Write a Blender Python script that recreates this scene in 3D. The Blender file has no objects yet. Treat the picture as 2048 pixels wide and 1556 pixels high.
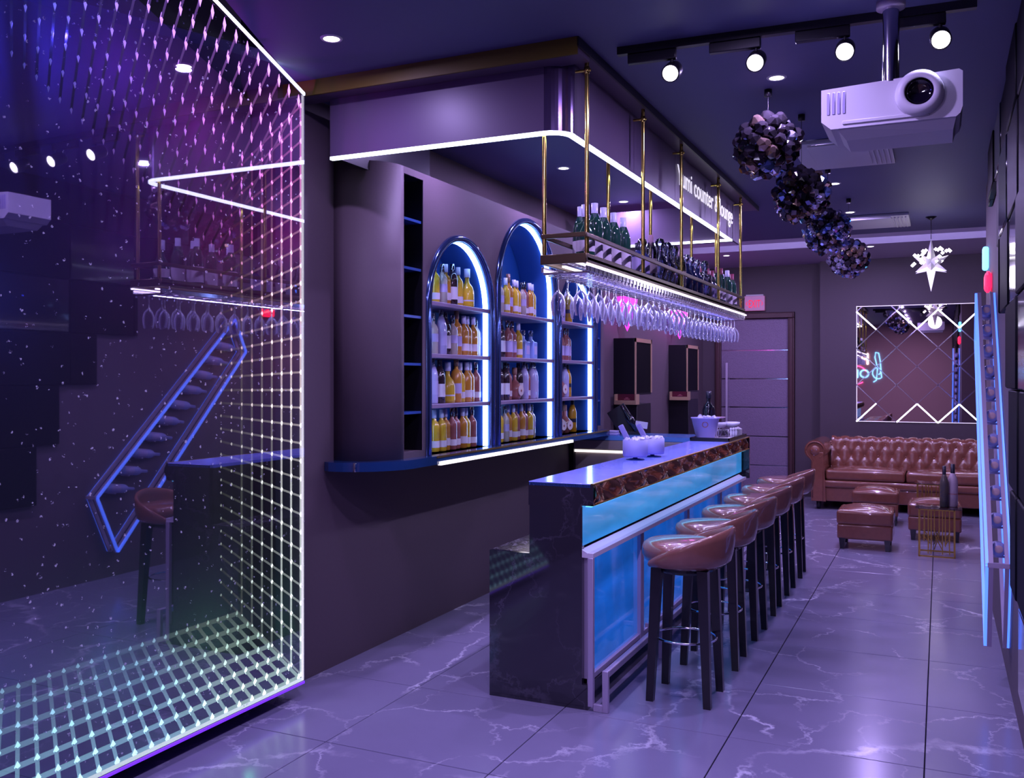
import bpy, bmesh, math, random
from mathutils import Vector, Matrix
random.seed(7)
S = bpy.context.scene; COL = S.collection
PI = math.pi; R = math.radians
# ------------------------------------------------------------------ camera, world, lights, exposure
cam = bpy.data.cameras.new('camera'); camo = bpy.data.objects.new('camera', cam); COL.objects.link(camo)
cam.sensor_width = 36; cam.lens = 1857 * 36 / 2048; cam.shift_y = -21 / 2048; cam.clip_start = .02
camo.location = (0, 0, 1.6); camo.rotation_euler = (R(90), 0, math.atan(857 / 1857))
S.camera = camo
w = bpy.data.worlds.new('world'); S.world = w; w.use_nodes = True
w.node_tree.nodes['Background'].inputs[0].default_value = (.03, .02, .06, 1)
w.node_tree.nodes['Background'].inputs[1].default_value = .3
S.view_settings.view_transform = 'Standard'; S.view_settings.look = 'None'
S.view_settings.gamma = 1; S.view_settings.use_curve_mapping = False
S.view_settings.exposure = 0.0
S.cycles.max_bounces = 10; S.cycles.transparent_max_bounces = 24; S.cycles.glossy_bounces = 6
S.cycles.sample_clamp_indirect = 4; S.cycles.caustics_reflective = False; S.cycles.caustics_refractive = False

def lamp(kind, loc, power, color, rot=(0, 0, 0), **k):
    l = bpy.data.lights.new('lamp_light', kind); l.energy = power; l.color = color
    for a, b in k.items(): setattr(l, a, b)
    o = bpy.data.objects.new('lamp_light', l); o.location = loc; o.rotation_euler = rot; COL.objects.link(o); return o
VIO = (.55, .41, 1.0); COOL = (.38, .40, 1.0)
DOWN_AND_FILL = [(-.745, y) for y in (-.8, .6, 2.0, 3.4, 4.776, 6.16, 7.56, 8.92, 11.65)] + [(-2.45, y) for y in (.6, 3.40, 4.8, 6.19, 7.574, 8.95, 11.757)]  # includes added unseen lamps near and behind the camera, for fill
for x, y in DOWN_AND_FILL:
    zz = 3.10 if y < 10.3 else 3.14
    lamp('AREA', (x, y, zz - .012), 26 if x > -1 else 15, VIO, shape='DISK', size=.07)
# track spots throw their light down on the floor in front of the bar
for x in (-1.091, -.724, -.362, 0.0):
    lamp('SPOT', (x, 3.98, 2.93), 16, (.55, .50, 1.0), rot=(R(-12), 0, 0), spot_size=R(95), spot_blend=.7, shadow_soft_size=.025)

lamp('AREA', (-1.58, 5.86, 2.085), 34, (.58, .56, 1.0), shape='RECTANGLE', size=.02, size_y=3.6)   # light bar under the glass rack

# ------------------------------------------------------------------ materials
MATS = {}
def mat(name, color=(.5, .5, .5), rough=.5, metal=0, emit=None, es=1, coat=0, trans=0, ior=1.45, spec=None):
    if name in MATS: return MATS[name]
    m = bpy.data.materials.new(name); m.use_nodes = True; b = m.node_tree.nodes['Principled BSDF']; i = b.inputs
    i['Base Color'].default_value = (*color, 1); i['Roughness'].default_value = rough; i['Metallic'].default_value = metal
    i['Coat Weight'].default_value = coat; i['Coat Roughness'].default_value = .05
    i['Transmission Weight'].default_value = trans; i['IOR'].default_value = ior
    if spec is not None: i['Specular IOR Level'].default_value = spec
    if emit: i['Emission Color'].default_value = (*emit, 1); i['Emission Strength'].default_value = es
    MATS[name] = m; return m
def N(m, t, **k):
    n = m.node_tree.nodes.new(t)
    for a, b in k.items():
        if a in n.inputs: n.inputs[a].default_value = b
        else: setattr(n, a, b)
    return n
def L(m, a, b): m.node_tree.links.new(a, b)
def bsdf(m): return m.node_tree.nodes['Principled BSDF']
def noisy(m, scale, amt, bump=0, dark=.75):
    """fine mottling of the surface's own colour and relief"""
    b = bsdf(m); c = b.inputs['Base Color'].default_value[:]
    g = N(m, 'ShaderNodeNewGeometry'); n = N(m, 'ShaderNodeTexNoise', Scale=scale, Detail=4.0); L(m, g.outputs['Position'], n.inputs['Vector'])
    mx = N(m, 'ShaderNodeMix', data_type='RGBA'); mx.inputs[6].default_value = (c[0] * dark, c[1] * dark, c[2] * dark, 1); mx.inputs[7].default_value = c
    L(m, n.outputs['Fac'], mx.inputs[0]); L(m, mx.outputs[2], b.inputs['Base Color'])
    if bump:
        bp = N(m, 'ShaderNodeBump', Strength=bump, Distance=.01); L(m, n.outputs['Fac'], bp.inputs['Height']); L(m, bp.outputs['Normal'], b.inputs['Normal'])
    return m
def marble(name, base, vein, rough, w1=.012, sc=1.1, fac=1.0, coat=0, cloud=.75):
    m = mat(name, base, rough, coat=coat); b = bsdf(m)
    g = N(m, 'ShaderNodeNewGeometry')
    d = N(m, 'ShaderNodeTexNoise', Scale=sc * 1.3, Detail=8.0, Roughness=.65); L(m, g.outputs['Position'], d.inputs['Vector'])
    sub = N(m, 'ShaderNodeVectorMath', operation='SUBTRACT'); sub.inputs[1].default_value = (.5, .5, .5); L(m, d.outputs['Color'], sub.inputs[0])
    mul = N(m, 'ShaderNodeVectorMath', operation='SCALE'); mul.inputs['Scale'].default_value = .8; L(m, sub.outputs[0], mul.inputs[0])
    add = N(m, 'ShaderNodeVectorMath', operation='ADD'); L(m, g.outputs['Position'], add.inputs[0]); L(m, mul.outputs[0], add.inputs[1])
    tot = None
    for k, (s, ww, f) in enumerate(((sc, w1, 1.0), (sc * 2.3, w1 * 1.4, .6))):
        mp = N(m, 'ShaderNodeMapping'); mp.inputs['Rotation'].default_value = (0, 0, .5 + k * .7); mp.inputs['Scale'].default_value = (1.0, .45 + .3 * k, 1); mp.inputs['Location'].default_value = (3.1 * k + .4, 1.7, .2)
        L(m, add.outputs[0], mp.inputs['Vector'])
        v = N(m, 'ShaderNodeTexVoronoi', feature='DISTANCE_TO_EDGE', Scale=s); L(m, mp.outputs[0], v.inputs['Vector'])
        nz = N(m, 'ShaderNodeTexNoise', Scale=2.2 + k, Detail=3.0); L(m, g.outputs['Position'], nz.inputs['Vector'])
        wr = N(m, 'ShaderNodeMapRange'); wr.inputs[1].default_value = .42; wr.inputs[2].default_value = .7; wr.inputs[3].default_value = .0; wr.inputs[4].default_value = 1.0
        L(m, nz.outputs['Fac'], wr.inputs[0])
        mr = N(m, 'ShaderNodeMapRange'); mr.inputs[1].default_value = 0; mr.inputs[2].default_value = ww; mr.inputs[3].default_value = f * fac; mr.inputs[4].default_value = 0
        L(m, v.outputs['Distance'], mr.inputs[0])
        pm = N(m, 'ShaderNodeMath', operation='MULTIPLY'); L(m, mr.outputs[0], pm.inputs[0]); L(m, wr.outputs[0], pm.inputs[1])
        if tot is None: tot = pm
        else:
            q = N(m, 'ShaderNodeMath', operation='MAXIMUM'); L(m, tot.outputs[0], q.inputs[0]); L(m, pm.outputs[0], q.inputs[1]); tot = q
    cl = N(m, 'ShaderNodeMix', data_type='RGBA'); cl.inputs[6].default_value = (*[c * cloud for c in base], 1); cl.inputs[7].default_value = (*base, 1); L(m, d.outputs['Fac'], cl.inputs[0])
    mx = N(m, 'ShaderNodeMix', data_type='RGBA'); mx.inputs[7].default_value = (*vein, 1)
    L(m, tot.outputs[0], mx.inputs[0]); L(m, cl.outputs[2], mx.inputs[6]); L(m, mx.outputs[2], b.inputs['Base Color'])
    return m
def thin_glass(name, tint=(.9, .9, 1), edge=.5, gcol=(1, 1, 1), rough=.03, rim_glint=0):
    """a thin pane or wall of glass: clear face on, shinier at grazing angles"""
    if name in MATS: return MATS[name]
    m = bpy.data.materials.new(name); m.use_nodes = True; nt = m.node_tree; nt.nodes.remove(bsdf(m)); out = nt.nodes['Material Output']
    t = N(m, 'ShaderNodeBsdfTransparent'); t.inputs[0].default_value = (*tint, 1)
    g = N(m, 'ShaderNodeBsdfGlossy'); g.inputs['Color'].default_value = (*gcol, 1); g.inputs['Roughness'].default_value = rough
    f = N(m, 'ShaderNodeLayerWeight', Blend=edge); x = N(m, 'ShaderNodeMixShader')
    L(m, f.outputs['Fresnel'], x.inputs[0]); L(m, t.outputs[0], x.inputs[1]); L(m, g.outputs[0], x.inputs[2]); 
    if rim_glint:  # diffuse white toward grazing angles paints in the bright glass rims
        d = N(m, 'ShaderNodeBsdfDiffuse'); d.inputs['Color'].default_value = (.85, .82, 1, 1); y = N(m, 'ShaderNodeMixShader'); lw_ = N(m, 'ShaderNodeLayerWeight', Blend=.5); pw = N(m, 'ShaderNodeMath', operation='POWER'); pw.inputs[1].default_value = 2.2; mu = N(m, 'ShaderNodeMath', operation='MULTIPLY'); mu.inputs[1].default_value = rim_glint
        L(m, lw_.outputs['Facing'], pw.inputs[0]); L(m, pw.outputs[0], mu.inputs[0]); L(m, mu.outputs[0], y.inputs[0])
        L(m, x.outputs[0], y.inputs[1]); L(m, d.outputs[0], y.inputs[2]); x = y
    L(m, x.outputs[0], out.inputs['Surface'])
    MATS[name] = m; return m
def half_mirror(name, tint, gcol, fac, rough=.015):
    m = bpy.data.materials.new(name); m.use_nodes = True; nt = m.node_tree; nt.nodes.remove(bsdf(m)); out = nt.nodes['Material Output']
    t = N(m, 'ShaderNodeBsdfTransparent'); t.inputs[0].default_value = (*tint, 1)
    g = N(m, 'ShaderNodeBsdfGlossy'); g.inputs['Color'].default_value = (*gcol, 1); g.inputs['Roughness'].default_value = rough
    x = N(m, 'ShaderNodeMixShader'); x.inputs[0].default_value = fac
    L(m, t.outputs[0], x.inputs[1]); L(m, g.outputs[0], x.inputs[2]); L(m, x.outputs[0], out.inputs['Surface'])
    MATS[name] = m; return m

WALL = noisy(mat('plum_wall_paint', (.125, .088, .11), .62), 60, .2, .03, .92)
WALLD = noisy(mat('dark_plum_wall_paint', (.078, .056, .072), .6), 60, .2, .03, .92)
CEIL = noisy(mat('indigo_ceiling_paint', (.08, .08, .20), .6), 30, .2, 0, .94)
CEILW = mat('pale_ceiling_paint', (.45, .40, .55), .7)
REAR = mat('taupe_wall_paint', (.62, .40, .34), .8)
FLOOR = marble('grey_marble_tile', (.28, .26, .39), (.90, .87, 1.0), .2, w1=.014, sc=.8)
JOINT = mat('tile_joint', (.015, .012, .03), .8)
DMARBLE = marble('black_marble', (.03, .027, .04), (.28, .25, .34), .04, w1=.012, sc=1.0, fac=.5, coat=.9)
VMARBLE = marble('veined_black_marble', (.03, .022, .03), (.8, .75, .85), .12, w1=.05, sc=5)
FASC = mat('glossy_plum_panel', (.10, .068, .12), .4)
FASCM = mat('dark_mirror_metal', (.12, .08, .17), .2, metal=.7)
OLIVE = mat('olive_bronze_edge', (.10, .072, .0), .55)
DARK = mat('black_lacquer', (.008, .007, .012), .35)
BLK = mat('matt_black', (.004, .004, .006), .5, spec=.08)
DARKG = mat('gloss_black', (.006, .006, .012), .12, coat=.5)
GOLD = mat('polished_brass', (.80, .62, .14), .16, metal=1)
GOLDM = mat('brushed_gold', (.60, .40, .10), .32, metal=1)
BRONZE = mat('rippled_copper', (.40, .22, .14), .1, metal=1)
CHROME = mat('chrome', (.85, .83, .95), .12, metal=1)
STEEL = mat('lavender_metal', (.55, .47, .62), .4, metal=.35)
WHITE = mat('white_plastic', (.56, .54, .60), .45)
LEDW = mat('led_white', (1, 1, 1), .5, emit=(.72, .82, 1.0), es=4.5)
LEDWARM = mat('led_warm_white', (1, 1, 1), .5, emit=(1, .9, .88), es=1.3)
LEDB = mat('led_ice_blue', (1, 1, 1), .5, emit=(.30, .50, 1.0), es=11)
LEDBLUE = mat('led_blue', (.4, .6, 1), .5, emit=(.05, .17, 1.0), es=1.8)
LEDCOVE = mat('led_cove', (1, 1, 1), .5, emit=(.62, .52, 1.0), es=80)
LENS = mat('lamp_lens', (1, 1, 1), .5, emit=(1, .95, 1.0), es=7)
BLUELAC = mat('blue_lacquer', (.03, .09, .34), .22, coat=.4)
BLUEBACK = mat('blue_back_panel', (.02, .07, .30), .3)
NAVYG = mat('navy_slab', (.015, .05, .17), .15, coat=.5)
COUNTER = marble('lilac_stone_top', (.30, .31, .80), (.55, .6, .95), .12, w1=.01, sc=1.2); bsdf(COUNTER).inputs['Emission Color'].default_value = (.06, .10, .75, 1); bsdf(COUNTER).inputs['Emission Strength'].default_value = .45  # added emission stands in for the blue niches reflected in the top
LEATH = noisy(mat('cognac_leather', (.27, .095, .06), .22, coat=.7), 25, .2, .08, .7)
LEATHS = noisy(mat('brown_leather', (.29, .12, .09), .24, coat=.7), 25, .2, .06, .75)
BLKWOOD = mat('black_wood', (.012, .011, .018), .3, coat=.3)
GLASS = thin_glass('clear_glass', (.90, .88, .97), .35, (1, .97, 1), .05, .85)
SMOKEG = thin_glass('smoked_glass', (.45, .36, .4), .5)
DGREEN = mat('dark_green_glass', (.012, .05, .035), .06, coat=.6)
def col(name, c=(.5, .5, .5), r=.25, **k): return mat(name, c, r, **k)

# ------------------------------------------------------------------ mesh helpers
class MB:
    def __init__(s): s.v = []; s.f = []; s.s = []
    def add(s, vs, fs, sm=False):
        o = len(s.v); s.v += [tuple(v) for v in vs]; s.f += [tuple(i + o for i in f) for f in fs]; s.s += [sm] * len(fs); return s
    def box(s, x0, x1, y0, y1, z0, z1):
        return s.add([(x, y, z) for z in (z0, z1) for y in (y0, y1) for x in (x0, x1)], [(0, 2, 3, 1), (4, 5, 7, 6), (0, 1, 5, 4), (2, 6, 7, 3), (0, 4, 6, 2), (1, 3, 7, 5)])
    def rbox(s, x0, x1, y0, y1, z0, z1, r=.01, n=2):
        bm = bmesh.new(); bmesh.ops.create_cube(bm, size=1)
        for v in bm.verts: v.co = Vector(((x0 + x1) / 2 + v.co.x * (x1 - x0), (y0 + y1) / 2 + v.co.y * (y1 - y0), (z0 + z1) / 2 + v.co.z * (z1 - z0)))
        bmesh.ops.bevel(bm, geom=bm.edges[:], offset=r, segments=n, affect='EDGES', profile=.5)
        bm.normal_update(); bm.verts.index_update(); s.add([v.co[:] for v in bm.verts], [[v.index for v in f.verts] for f in bm.faces], True); s.s[-len(bm.faces):] = [max(abs(c) for c in f.normal) < .999 for f in bm.faces]; bm.free(); return s
    def lathe(s, prof, c=(0, 0, 0), n=20, sm=True, M=None):
        vs = []; fs = []; k = len(prof)
        for j in range(n):
            a = 2 * PI * j / n
            for r, z in prof:
                p = Vector((r * math.cos(a), r * math.sin(a), z))
                if M: p = M @ p
                vs.append((p.x + c[0], p.y + c[1], p.z + c[2]))
        for j in range(n):
            jn = (j + 1) % n
            for i in range(k - 1):
                a, b, d, e = j * k + i, jn * k + i, jn * k + i + 1, j * k + i + 1
                if prof[i][0] < 1e-6 and prof[i + 1][0] < 1e-6: continue
                if prof[i][0] < 1e-6: fs.append((a, d, e))
                elif prof[i + 1][0] < 1e-6: fs.append((a, b, e))
                else: fs.append((a, b, d, e))
        return s.add(vs, fs, sm)
    def cyl(s, p0, p1, r0, r1=None, n=12, cap=True):
        r1 = r0 if r1 is None else r1; p0, p1 = Vector(p0), Vector(p1); h = (p1 - p0).length
        q = (p1 - p0).to_track_quat('Z', 'Y').to_matrix()
        s.lathe([(r0, 0), (r1, h)], p0, n, True, q)
        if cap:
            s.lathe([(0, 0), (r0, 0)], p0, n, False, q); s.lathe([(r1, h), (0, h)], p0, n, False, q)
        return s
    def tube(s, pts, r, n=8, closed=False):
        pts = [Vector(p) for p in pts]; k = len(pts); vs = []; fs = []; up = Vector((0, 0, 1))
        for i, p in enumerate(pts):
            a = pts[(i - 1) % k] if closed or i else p; b = pts[(i + 1) % k] if closed or i < k - 1 else p
            t = (b - a).normalized(); u = t.cross(up)
            if u.length < 1e-3: u = t.cross(Vector((0, 1, 0)))
            u.normalize(); w_ = u.cross(t)
            for j in range(n):
                g = 2 * PI * j / n; vs.append(p + u * (r * math.cos(g)) + w_ * (r * math.sin(g)))
        for i in range(k if closed else k - 1):
            for j in range(n):
                fs.append((i * n + j, i * n + (j + 1) % n, ((i + 1) % k) * n + (j + 1) % n, ((i + 1) % k) * n + j))
        if not closed: fs += [tuple(range(n - 1, -1, -1)), tuple(range((k - 1) * n, k * n))]
        return s.add(vs, fs, True)
    def prism(s, poly, z0, z1, ax='z', sm=False):
        """poly in the plane across axis ax, extruded from z0 to z1"""
        f = {'z': lambda a, b, c: (a, b, c), 'x': lambda a, b, c: (c, a, b), 'y': lambda a, b, c: (a, c, b)}[ax]
        n = len(poly); s.add([f(a, b, z0) for a, b in poly] + [f(a, b, z1) for a, b in poly], [tuple(range(n))[::-1], tuple(range(n, 2 * n))] + [(i, (i + 1) % n, n + (i + 1) % n, n + i) for i in range(n)], sm)
        return s
    def grid(s, P, sm=True, cu=False, cv=False):
        nu, nv = len(P), len(P[0]); fs = []
        for i in range(nu if cu else nu - 1):
            for j in range(nv if cv else nv - 1):
                a, b = (i + 1) % nu, (j + 1) % nv; fs.append((i * nv + j, a * nv + j, a * nv + b, i * nv + b))
        return s.add([p for r in P for p in r], fs, sm)
    def mesh(s, name, m):
        me = bpy.data.meshes.new(name); me.from_pydata(s.v, [], s.f); me.materials.append(m)
        bm = bmesh.new(); bm.from_mesh(me); bmesh.ops.recalc_face_normals(bm, faces=bm.faces[:]); bm.to_mesh(me); bm.free()
        if len(me.polygons) == len(s.s): me.polygons.foreach_set('use_smooth', s.s)
        me.update(); return me
def obj(name, mb, m, parent=None, loc=(0, 0, 0), rot=(0, 0, 0)):
    me = mb if isinstance(mb, bpy.types.Mesh) else mb.mesh(name, m)
    o = bpy.data.objects.new(name, me); COL.objects.link(o); o.location = loc; o.rotation_euler = rot
    if parent: o.parent = parent
    return o
def tag(o, label, cat, group=None, kind=None):
    o['label'] = label; o['category'] = cat
    if group: o['group'] = group
    if kind: o['kind'] = kind
    return o
def thing(name, label, cat, loc=(0, 0, 0), rotz=0, group=None):
    o = bpy.data.objects.new(name, None); COL.objects.link(o); o.location = loc; o.rotation_euler = (0, 0, rotz); o.empty_display_size = .05
    return tag(o, label, cat, group)
def struct(name, mb, m, parent=None, **k):
    o = obj(name, mb, m, parent, **k)
    if not parent: o['kind'] = 'structure'
    return o
def dup(root, loc, rot=None, label=None, group=None):
    r = root.copy(); COL.objects.link(r); r.location = loc
    if rot is not None: r.rotation_euler = rot
    if label: r['label'] = label
    if group: r['group'] = group
    for ch in root.children:
        c = ch.copy(); COL.objects.link(c); c.parent = r
        for g in ch.children:
            d = g.copy(); COL.objects.link(d); d.parent = c
    return r
def glyphs(body, size, depth):
    c = bpy.data.curves.new('t', 'FONT'); c.body = body; c.size = size; c.extrude = depth
    t = bpy.data.objects.new('tmp', c); COL.objects.link(t); bpy.context.view_layer.update()
    me = bpy.data.meshes.new_from_object(t.evaluated_get(bpy.context.evaluated_depsgraph_get())); bpy.data.objects.remove(t); return me
def text(body, size, m, parent, loc, rot, fit=0, depth=.004, name='letter'):
    mx = lambda me: max(v.co.x for v in me.vertices); k = fit / mx(glyphs(body, size, depth)) if fit else 1
    for i, ch in enumerate(body):
        if ch == ' ': continue
        me = glyphs(ch, size, depth); dx = mx(glyphs(body[:i + 1], size, depth)) - mx(me)
        me.transform(Matrix.Translation((dx, 0, 0))); me.transform(Matrix.Diagonal((k, 1, 1, 1))); me.name = name; me.materials.clear(); me.materials.append(m)
        obj(name, me, m, parent, loc, rot)
def shape_with_holes(name, outer, holes, half, m, parent=None, loc=(0, 0, 0), rot=(0, 0, 0)):
    """a flat 2D outline with holes, extruded by +-half, as a mesh"""
    c = bpy.data.curves.new(name, 'CURVE'); c.dimensions = '2D'; c.fill_mode = 'BOTH'; c.extrude = half
    for pl in [outer] + holes:
        sp = c.splines.new('POLY'); sp.points.add(len(pl) - 1); sp.use_cyclic_u = True
        for q, (a, b) in zip(sp.points, pl): q.co = (a, b, 0, 1)
    t = bpy.data.objects.new('tmp', c); COL.objects.link(t); bpy.context.view_layer.update()
    me = bpy.data.meshes.new_from_object(t.evaluated_get(bpy.context.evaluated_depsgraph_get())); bpy.data.objects.remove(t)
    me.name = name; me.materials.clear(); me.materials.append(m)
    return obj(name, me, m, parent, loc, rot)
RX = (R(90), 0, R(90))            # local x -> +Y, y -> +Z, z -> +X : a face looking at +X
ORD = ['first', 'second', 'third', 'fourth', 'fifth', 'sixth', 'seventh', 'eighth', 'ninth', 'tenth', 'eleventh', 'twelfth', 'thirteenth', 'fourteenth', 'fifteenth', 'sixteenth',
       'seventeenth', 'eighteenth', 'nineteenth', 'twentieth'] + ['twenty-' + k for k in ('first', 'second', 'third', 'fourth', 'fifth', 'sixth', 'seventh', 'eighth', 'ninth')] + ['thirtieth', 'thirty-first', 'thirty-second', 'thirty-third']

# ------------------------------------------------------------------ room shell
XL, XR, ZC, XM = -3.062, .326, 3.107, -2.88
fl = struct('floor', MB().box(-3.6, 1.5, -2.6, 13.4, -.06, -.012), JOINT)
tm = MB().rbox(-.3975, .3975, -.3975, .3975, -.012, 0, .0015, 1).mesh('floor_tile', FLOOR)
for p_ in tm.polygons: p_.use_smooth = False
for i in range(-5, 2):
    for j in range(-9, 12):
        cx, cy = -.06 + .8 * i + .4, 4.17 + .8 * j + .4
        if cy - .4 > 13.1 or (i == 1 and cy < 8): continue
        obj('floor_tile', tm, FLOOR, fl, (cx, cy, 0))
# ceiling with the angled pocket along the lit mirror, a raised tray and a low soffit at the far end
ce = struct('ceiling', MB().prism([(-3.4, -2.6), (.5, -2.6), (.5, 8.0), (1.5, 8.0), (1.5, 10.34), (-3.4, 10.34), (-3.4, 4.0), (-3.06, 4.0), (-2.51, 2.70), (-2.28, 2.15), (-2.28, 1.2), (-3.4, 1.2)], ZC, ZC + .05), CEIL)
obj('ceiling_pocket', MB().box(-3.5, -2.2, 1.1, 4.1, 3.85, 3.9).box(-2.28, -2.2, 1.1, 2.2, ZC + .05, 3.85).box(-3.5, -2.2, 4.02, 4.1, ZC + .05, 3.85)
    .prism([(-2.27, 2.15), (-2.50, 2.70), (-3.05, 4.0), (-2.95, 4.05), (-2.42, 2.75), (-2.2, 2.15)], ZC + .05, 3.85), DARK, ce)
obj('ceiling_tray', MB().box(-3.3, 1.5, 10.2, 11.6, 3.225, 3.28), CEILW, ce)
obj('ceiling_soffit', MB().box(-3.3, 1.5, 11.45, 13.4, 3.15, 3.225), CEILW, ce)
struct('wall_left', MB().box(-3.3, XL, 3.79, 13.4, -.05, 3.3), WALL)
struct('wall_left_front', MB().box(-3.3, XL, -2.6, 1.4, -.05, 3.3), WALL)
struct('wall_right', MB().box(XR, .5, -2.6, 8.2, -.05, 3.3), WALL)
struct('wall_right_far', MB().box(1.3, 1.5, 8.0, 13.4, -.05, 3.3).box(.5, 1.5, 8.0, 8.2, -.05, 3.3), WALL)
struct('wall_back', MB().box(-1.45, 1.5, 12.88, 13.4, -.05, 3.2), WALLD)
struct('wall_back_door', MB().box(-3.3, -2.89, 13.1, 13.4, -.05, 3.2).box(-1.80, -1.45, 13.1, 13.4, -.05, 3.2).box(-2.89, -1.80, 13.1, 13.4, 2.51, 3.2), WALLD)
struct('wall_rear', MB().box(-3.3, .5, -2.65, -2.5, -.05, 3.3), REAR)
struct('trim_1', MB().box(-3.3, 1.28, 10.36, 10.40, ZC + .03, ZC + .05), LEDCOVE)
# door
d = struct('door_1', MB().box(-2.80, -1.89, 13.12, 13.16, 0, 2.43), DARK)
prs = [0, .47, .93, 1.29, 1.66, 2.03, 2.43]; prs = [0, .36, .83, 1.30, 1.66, 2.05, 2.43]
DOORM = noisy(mat('hammered_lilac_panel', (.26, .19, .30), .5), 90, .3, .5, .6)
zs = [0.0, .40, .80, 1.20, 1.595, 1.99, 2.43]
for a, b in zip(zs[:-1], zs[1:]): obj('door_panel', MB().rbox(-2.80, -1.89, 13.095, 13.125, a + .006, b - .006, .004, 1), DOORM, d)
for z in zs[1:-1]: obj('inlay_strip', MB().box(-2.80, -1.89, 13.10, 13.122, z - .006, z + .006), CHROME, d)
obj('door_handle', MB().rbox(-2.73, -2.70, 13.03, 13.05, .95, 1.82, .005).box(-2.72, -2.71, 13.04, 13.1, 1.05, 1.07).box(-2.72, -2.71, 13.04, 13.1, 1.70, 1.72), STEEL, d)
BRN = noisy(mat('brown_door_frame', (.075, .03, .035), .45), 40, .2, .05)
for k, b in enumerate(((-2.885, -2.80, 0, 2.43), (-1.89, -1.805, 0, 2.43), (-2.885, -1.805, 2.43, 2.505))):
    obj('door_frame', MB().rbox(b[0], b[1], 13.06, 13.14, b[2], b[3], .008).rbox(b[0] + .02, b[1] - .02, 13.04, 13.07, b[2], b[3] - .01, .006), BRN, d)
# ------------------------------------------------------------------ lit infinity mirror on the left
t = thing('infinity_mirror', 'tall infinity mirror wall with rows of colour-changing LED dots receding inside', 'mirror', (XM, 2.6, 0))
def ztop(y, inset=0): return 3.017 + .376 * (3.77 - y) - inset
Y0, Y1, ZB = 1.48, 3.77, .097
PANE = half_mirror('two_way_mirror_pane', (.85, .85, .9), (.55, .50, .66), .34)
obj('mirror_pane', MB().prism([(Y0 - 2.6, ZB), (Y1 - 2.6, ZB), (Y1 - 2.6, ztop(Y1)), (Y0 - 2.6, min(3.8, ztop(Y0)))], 0, -.002, 'x'), PANE, t)
_nt = PANE.node_tree; _o = _nt.nodes['Material Output']; _x = _o.inputs['Surface'].links[0].from_node
_g = N(PANE, 'ShaderNodeNewGeometry'); _v = N(PANE, 'ShaderNodeTexVoronoi', Scale=26.0); L(PANE, _g.outputs['Position'], _v.inputs['Vector'])
_n = N(PANE, 'ShaderNodeTexNoise', Scale=120.0, Detail=2.0); L(PANE, _g.outputs['Position'], _n.inputs['Vector'])
_a = N(PANE, 'ShaderNodeMath', operation='LESS_THAN'); _a.inputs[1].default_value = .17; L(PANE, _v.outputs['Distance'], _a.inputs[0])
_b = N(PANE, 'ShaderNodeMath', operation='GREATER_THAN'); _b.inputs[1].default_value = .56; L(PANE, _n.outputs['Fac'], _b.inputs[0])
_m = N(PANE, 'ShaderNodeMath', operation='MULTIPLY'); L(PANE, _a.outputs[0], _m.inputs[0]); L(PANE, _b.outputs[0], _m.inputs[1])
_m2 = N(PANE, 'ShaderNodeMath', operation='MULTIPLY'); _m2.inputs[1].default_value = .55; L(PANE, _m.outputs[0], _m2.inputs[0])
_d = N(PANE, 'ShaderNodeBsdfDiffuse'); _d.inputs['Color'].default_value = (.9, .9, 1, 1); _y = N(PANE, 'ShaderNodeMixShader')
L(PANE, _m2.outputs[0], _y.inputs[0]); L(PANE, _x.outputs[0], _y.inputs[1]); L(PANE, _d.outputs[0], _y.inputs[2]); L(PANE, _y.outputs[0], _o.inputs['Surface'])
BOXM = mat('mirror_box_lining', (.10, .10, .13), .7)
obj('mirror_box', MB().prism([(Y0 - 2.6, ZB - .012), (Y1 - 2.6, ZB - .012), (Y1 - 2.6, ztop(Y1)), (Y0 - 2.6, 3.82)], -.34, -.36, 'x').box(-.36, -.003, Y0 - 2.6 - .02, Y0 - 2.6, ZB, 3.8)
    .box(-.18, -.003, Y1 - 2.6, Y1 - 2.6 + .006, ZB, ztop(Y1)).box(-.36, -.003, Y0 - 2.6, Y1 - 2.6, ZB - .014, ZB - .002), BOXM, t)
obj('top_led_strip', MB().prism([(Y1 - 2.6, ztop(Y1) - .006), (Y1 - 2.6, ztop(Y1) + .008), (Y0 - 2.6, 3.89), (Y0 - 2.6, 3.876)], -.004, .004, 'x'), LEDW, t)
LEDV = mat('led_violet', (.2, .05, .6), .5, emit=(.12, .02, .8), es=1.5)
obj('violet_edge_strip', MB().box(-.006, .002, Y0 - 2.6, Y1 - 2.6, ZB - .016, ZB - .004), LEDV, t)
me_dot = bpy.data.materials.new('led_dots_by_place'); me_dot.use_nodes = True
bb = bsdf(me_dot); at_ = N(me_dot, 'ShaderNodeVertexColor', layer_name='led'); L(me_dot, at_.outputs['Color'], bb.inputs['Emission Color']); bb.inputs['Emission Strength'].default_value = 3.2; bb.inputs['Base Color'].default_value = (0, 0, 0, 1)
def led_color(y, z, side):
    """colour the controller gives the LED at this place"""
    if side == 'b':
        u = min(1, max(0, (y - 2.9) / .5)); return [a + (b - a) * u for a, b in zip((.35, .72, .85), (.62, .92, .72))]
    if side == 't':
        u = min(1, max(0, (y - 2.4) / 1.2)); return [a + (b - a) * u for a, b in zip((.22, .2, 1.0), (.85, .25, .95))]
    st = [(.1, (.75, .95, .8)), (1.0, (.85, .88, .80)), (1.6, (1, .78, .72)), (2.1, (1, .55, .70)), (2.6, (1, .25, .75)), (3.1, (.85, .2, .9))]
    for (z0, c0), (z1, c1) in zip(st[:-1], st[1:]):
        if z <= z1: u = max(0, (z - z0) / (z1 - z0)); return [a + (b - a) * u for a, b in zip(c0, c1)]
    return st[-1][1]
dv, df, dc = [], [], []
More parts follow.
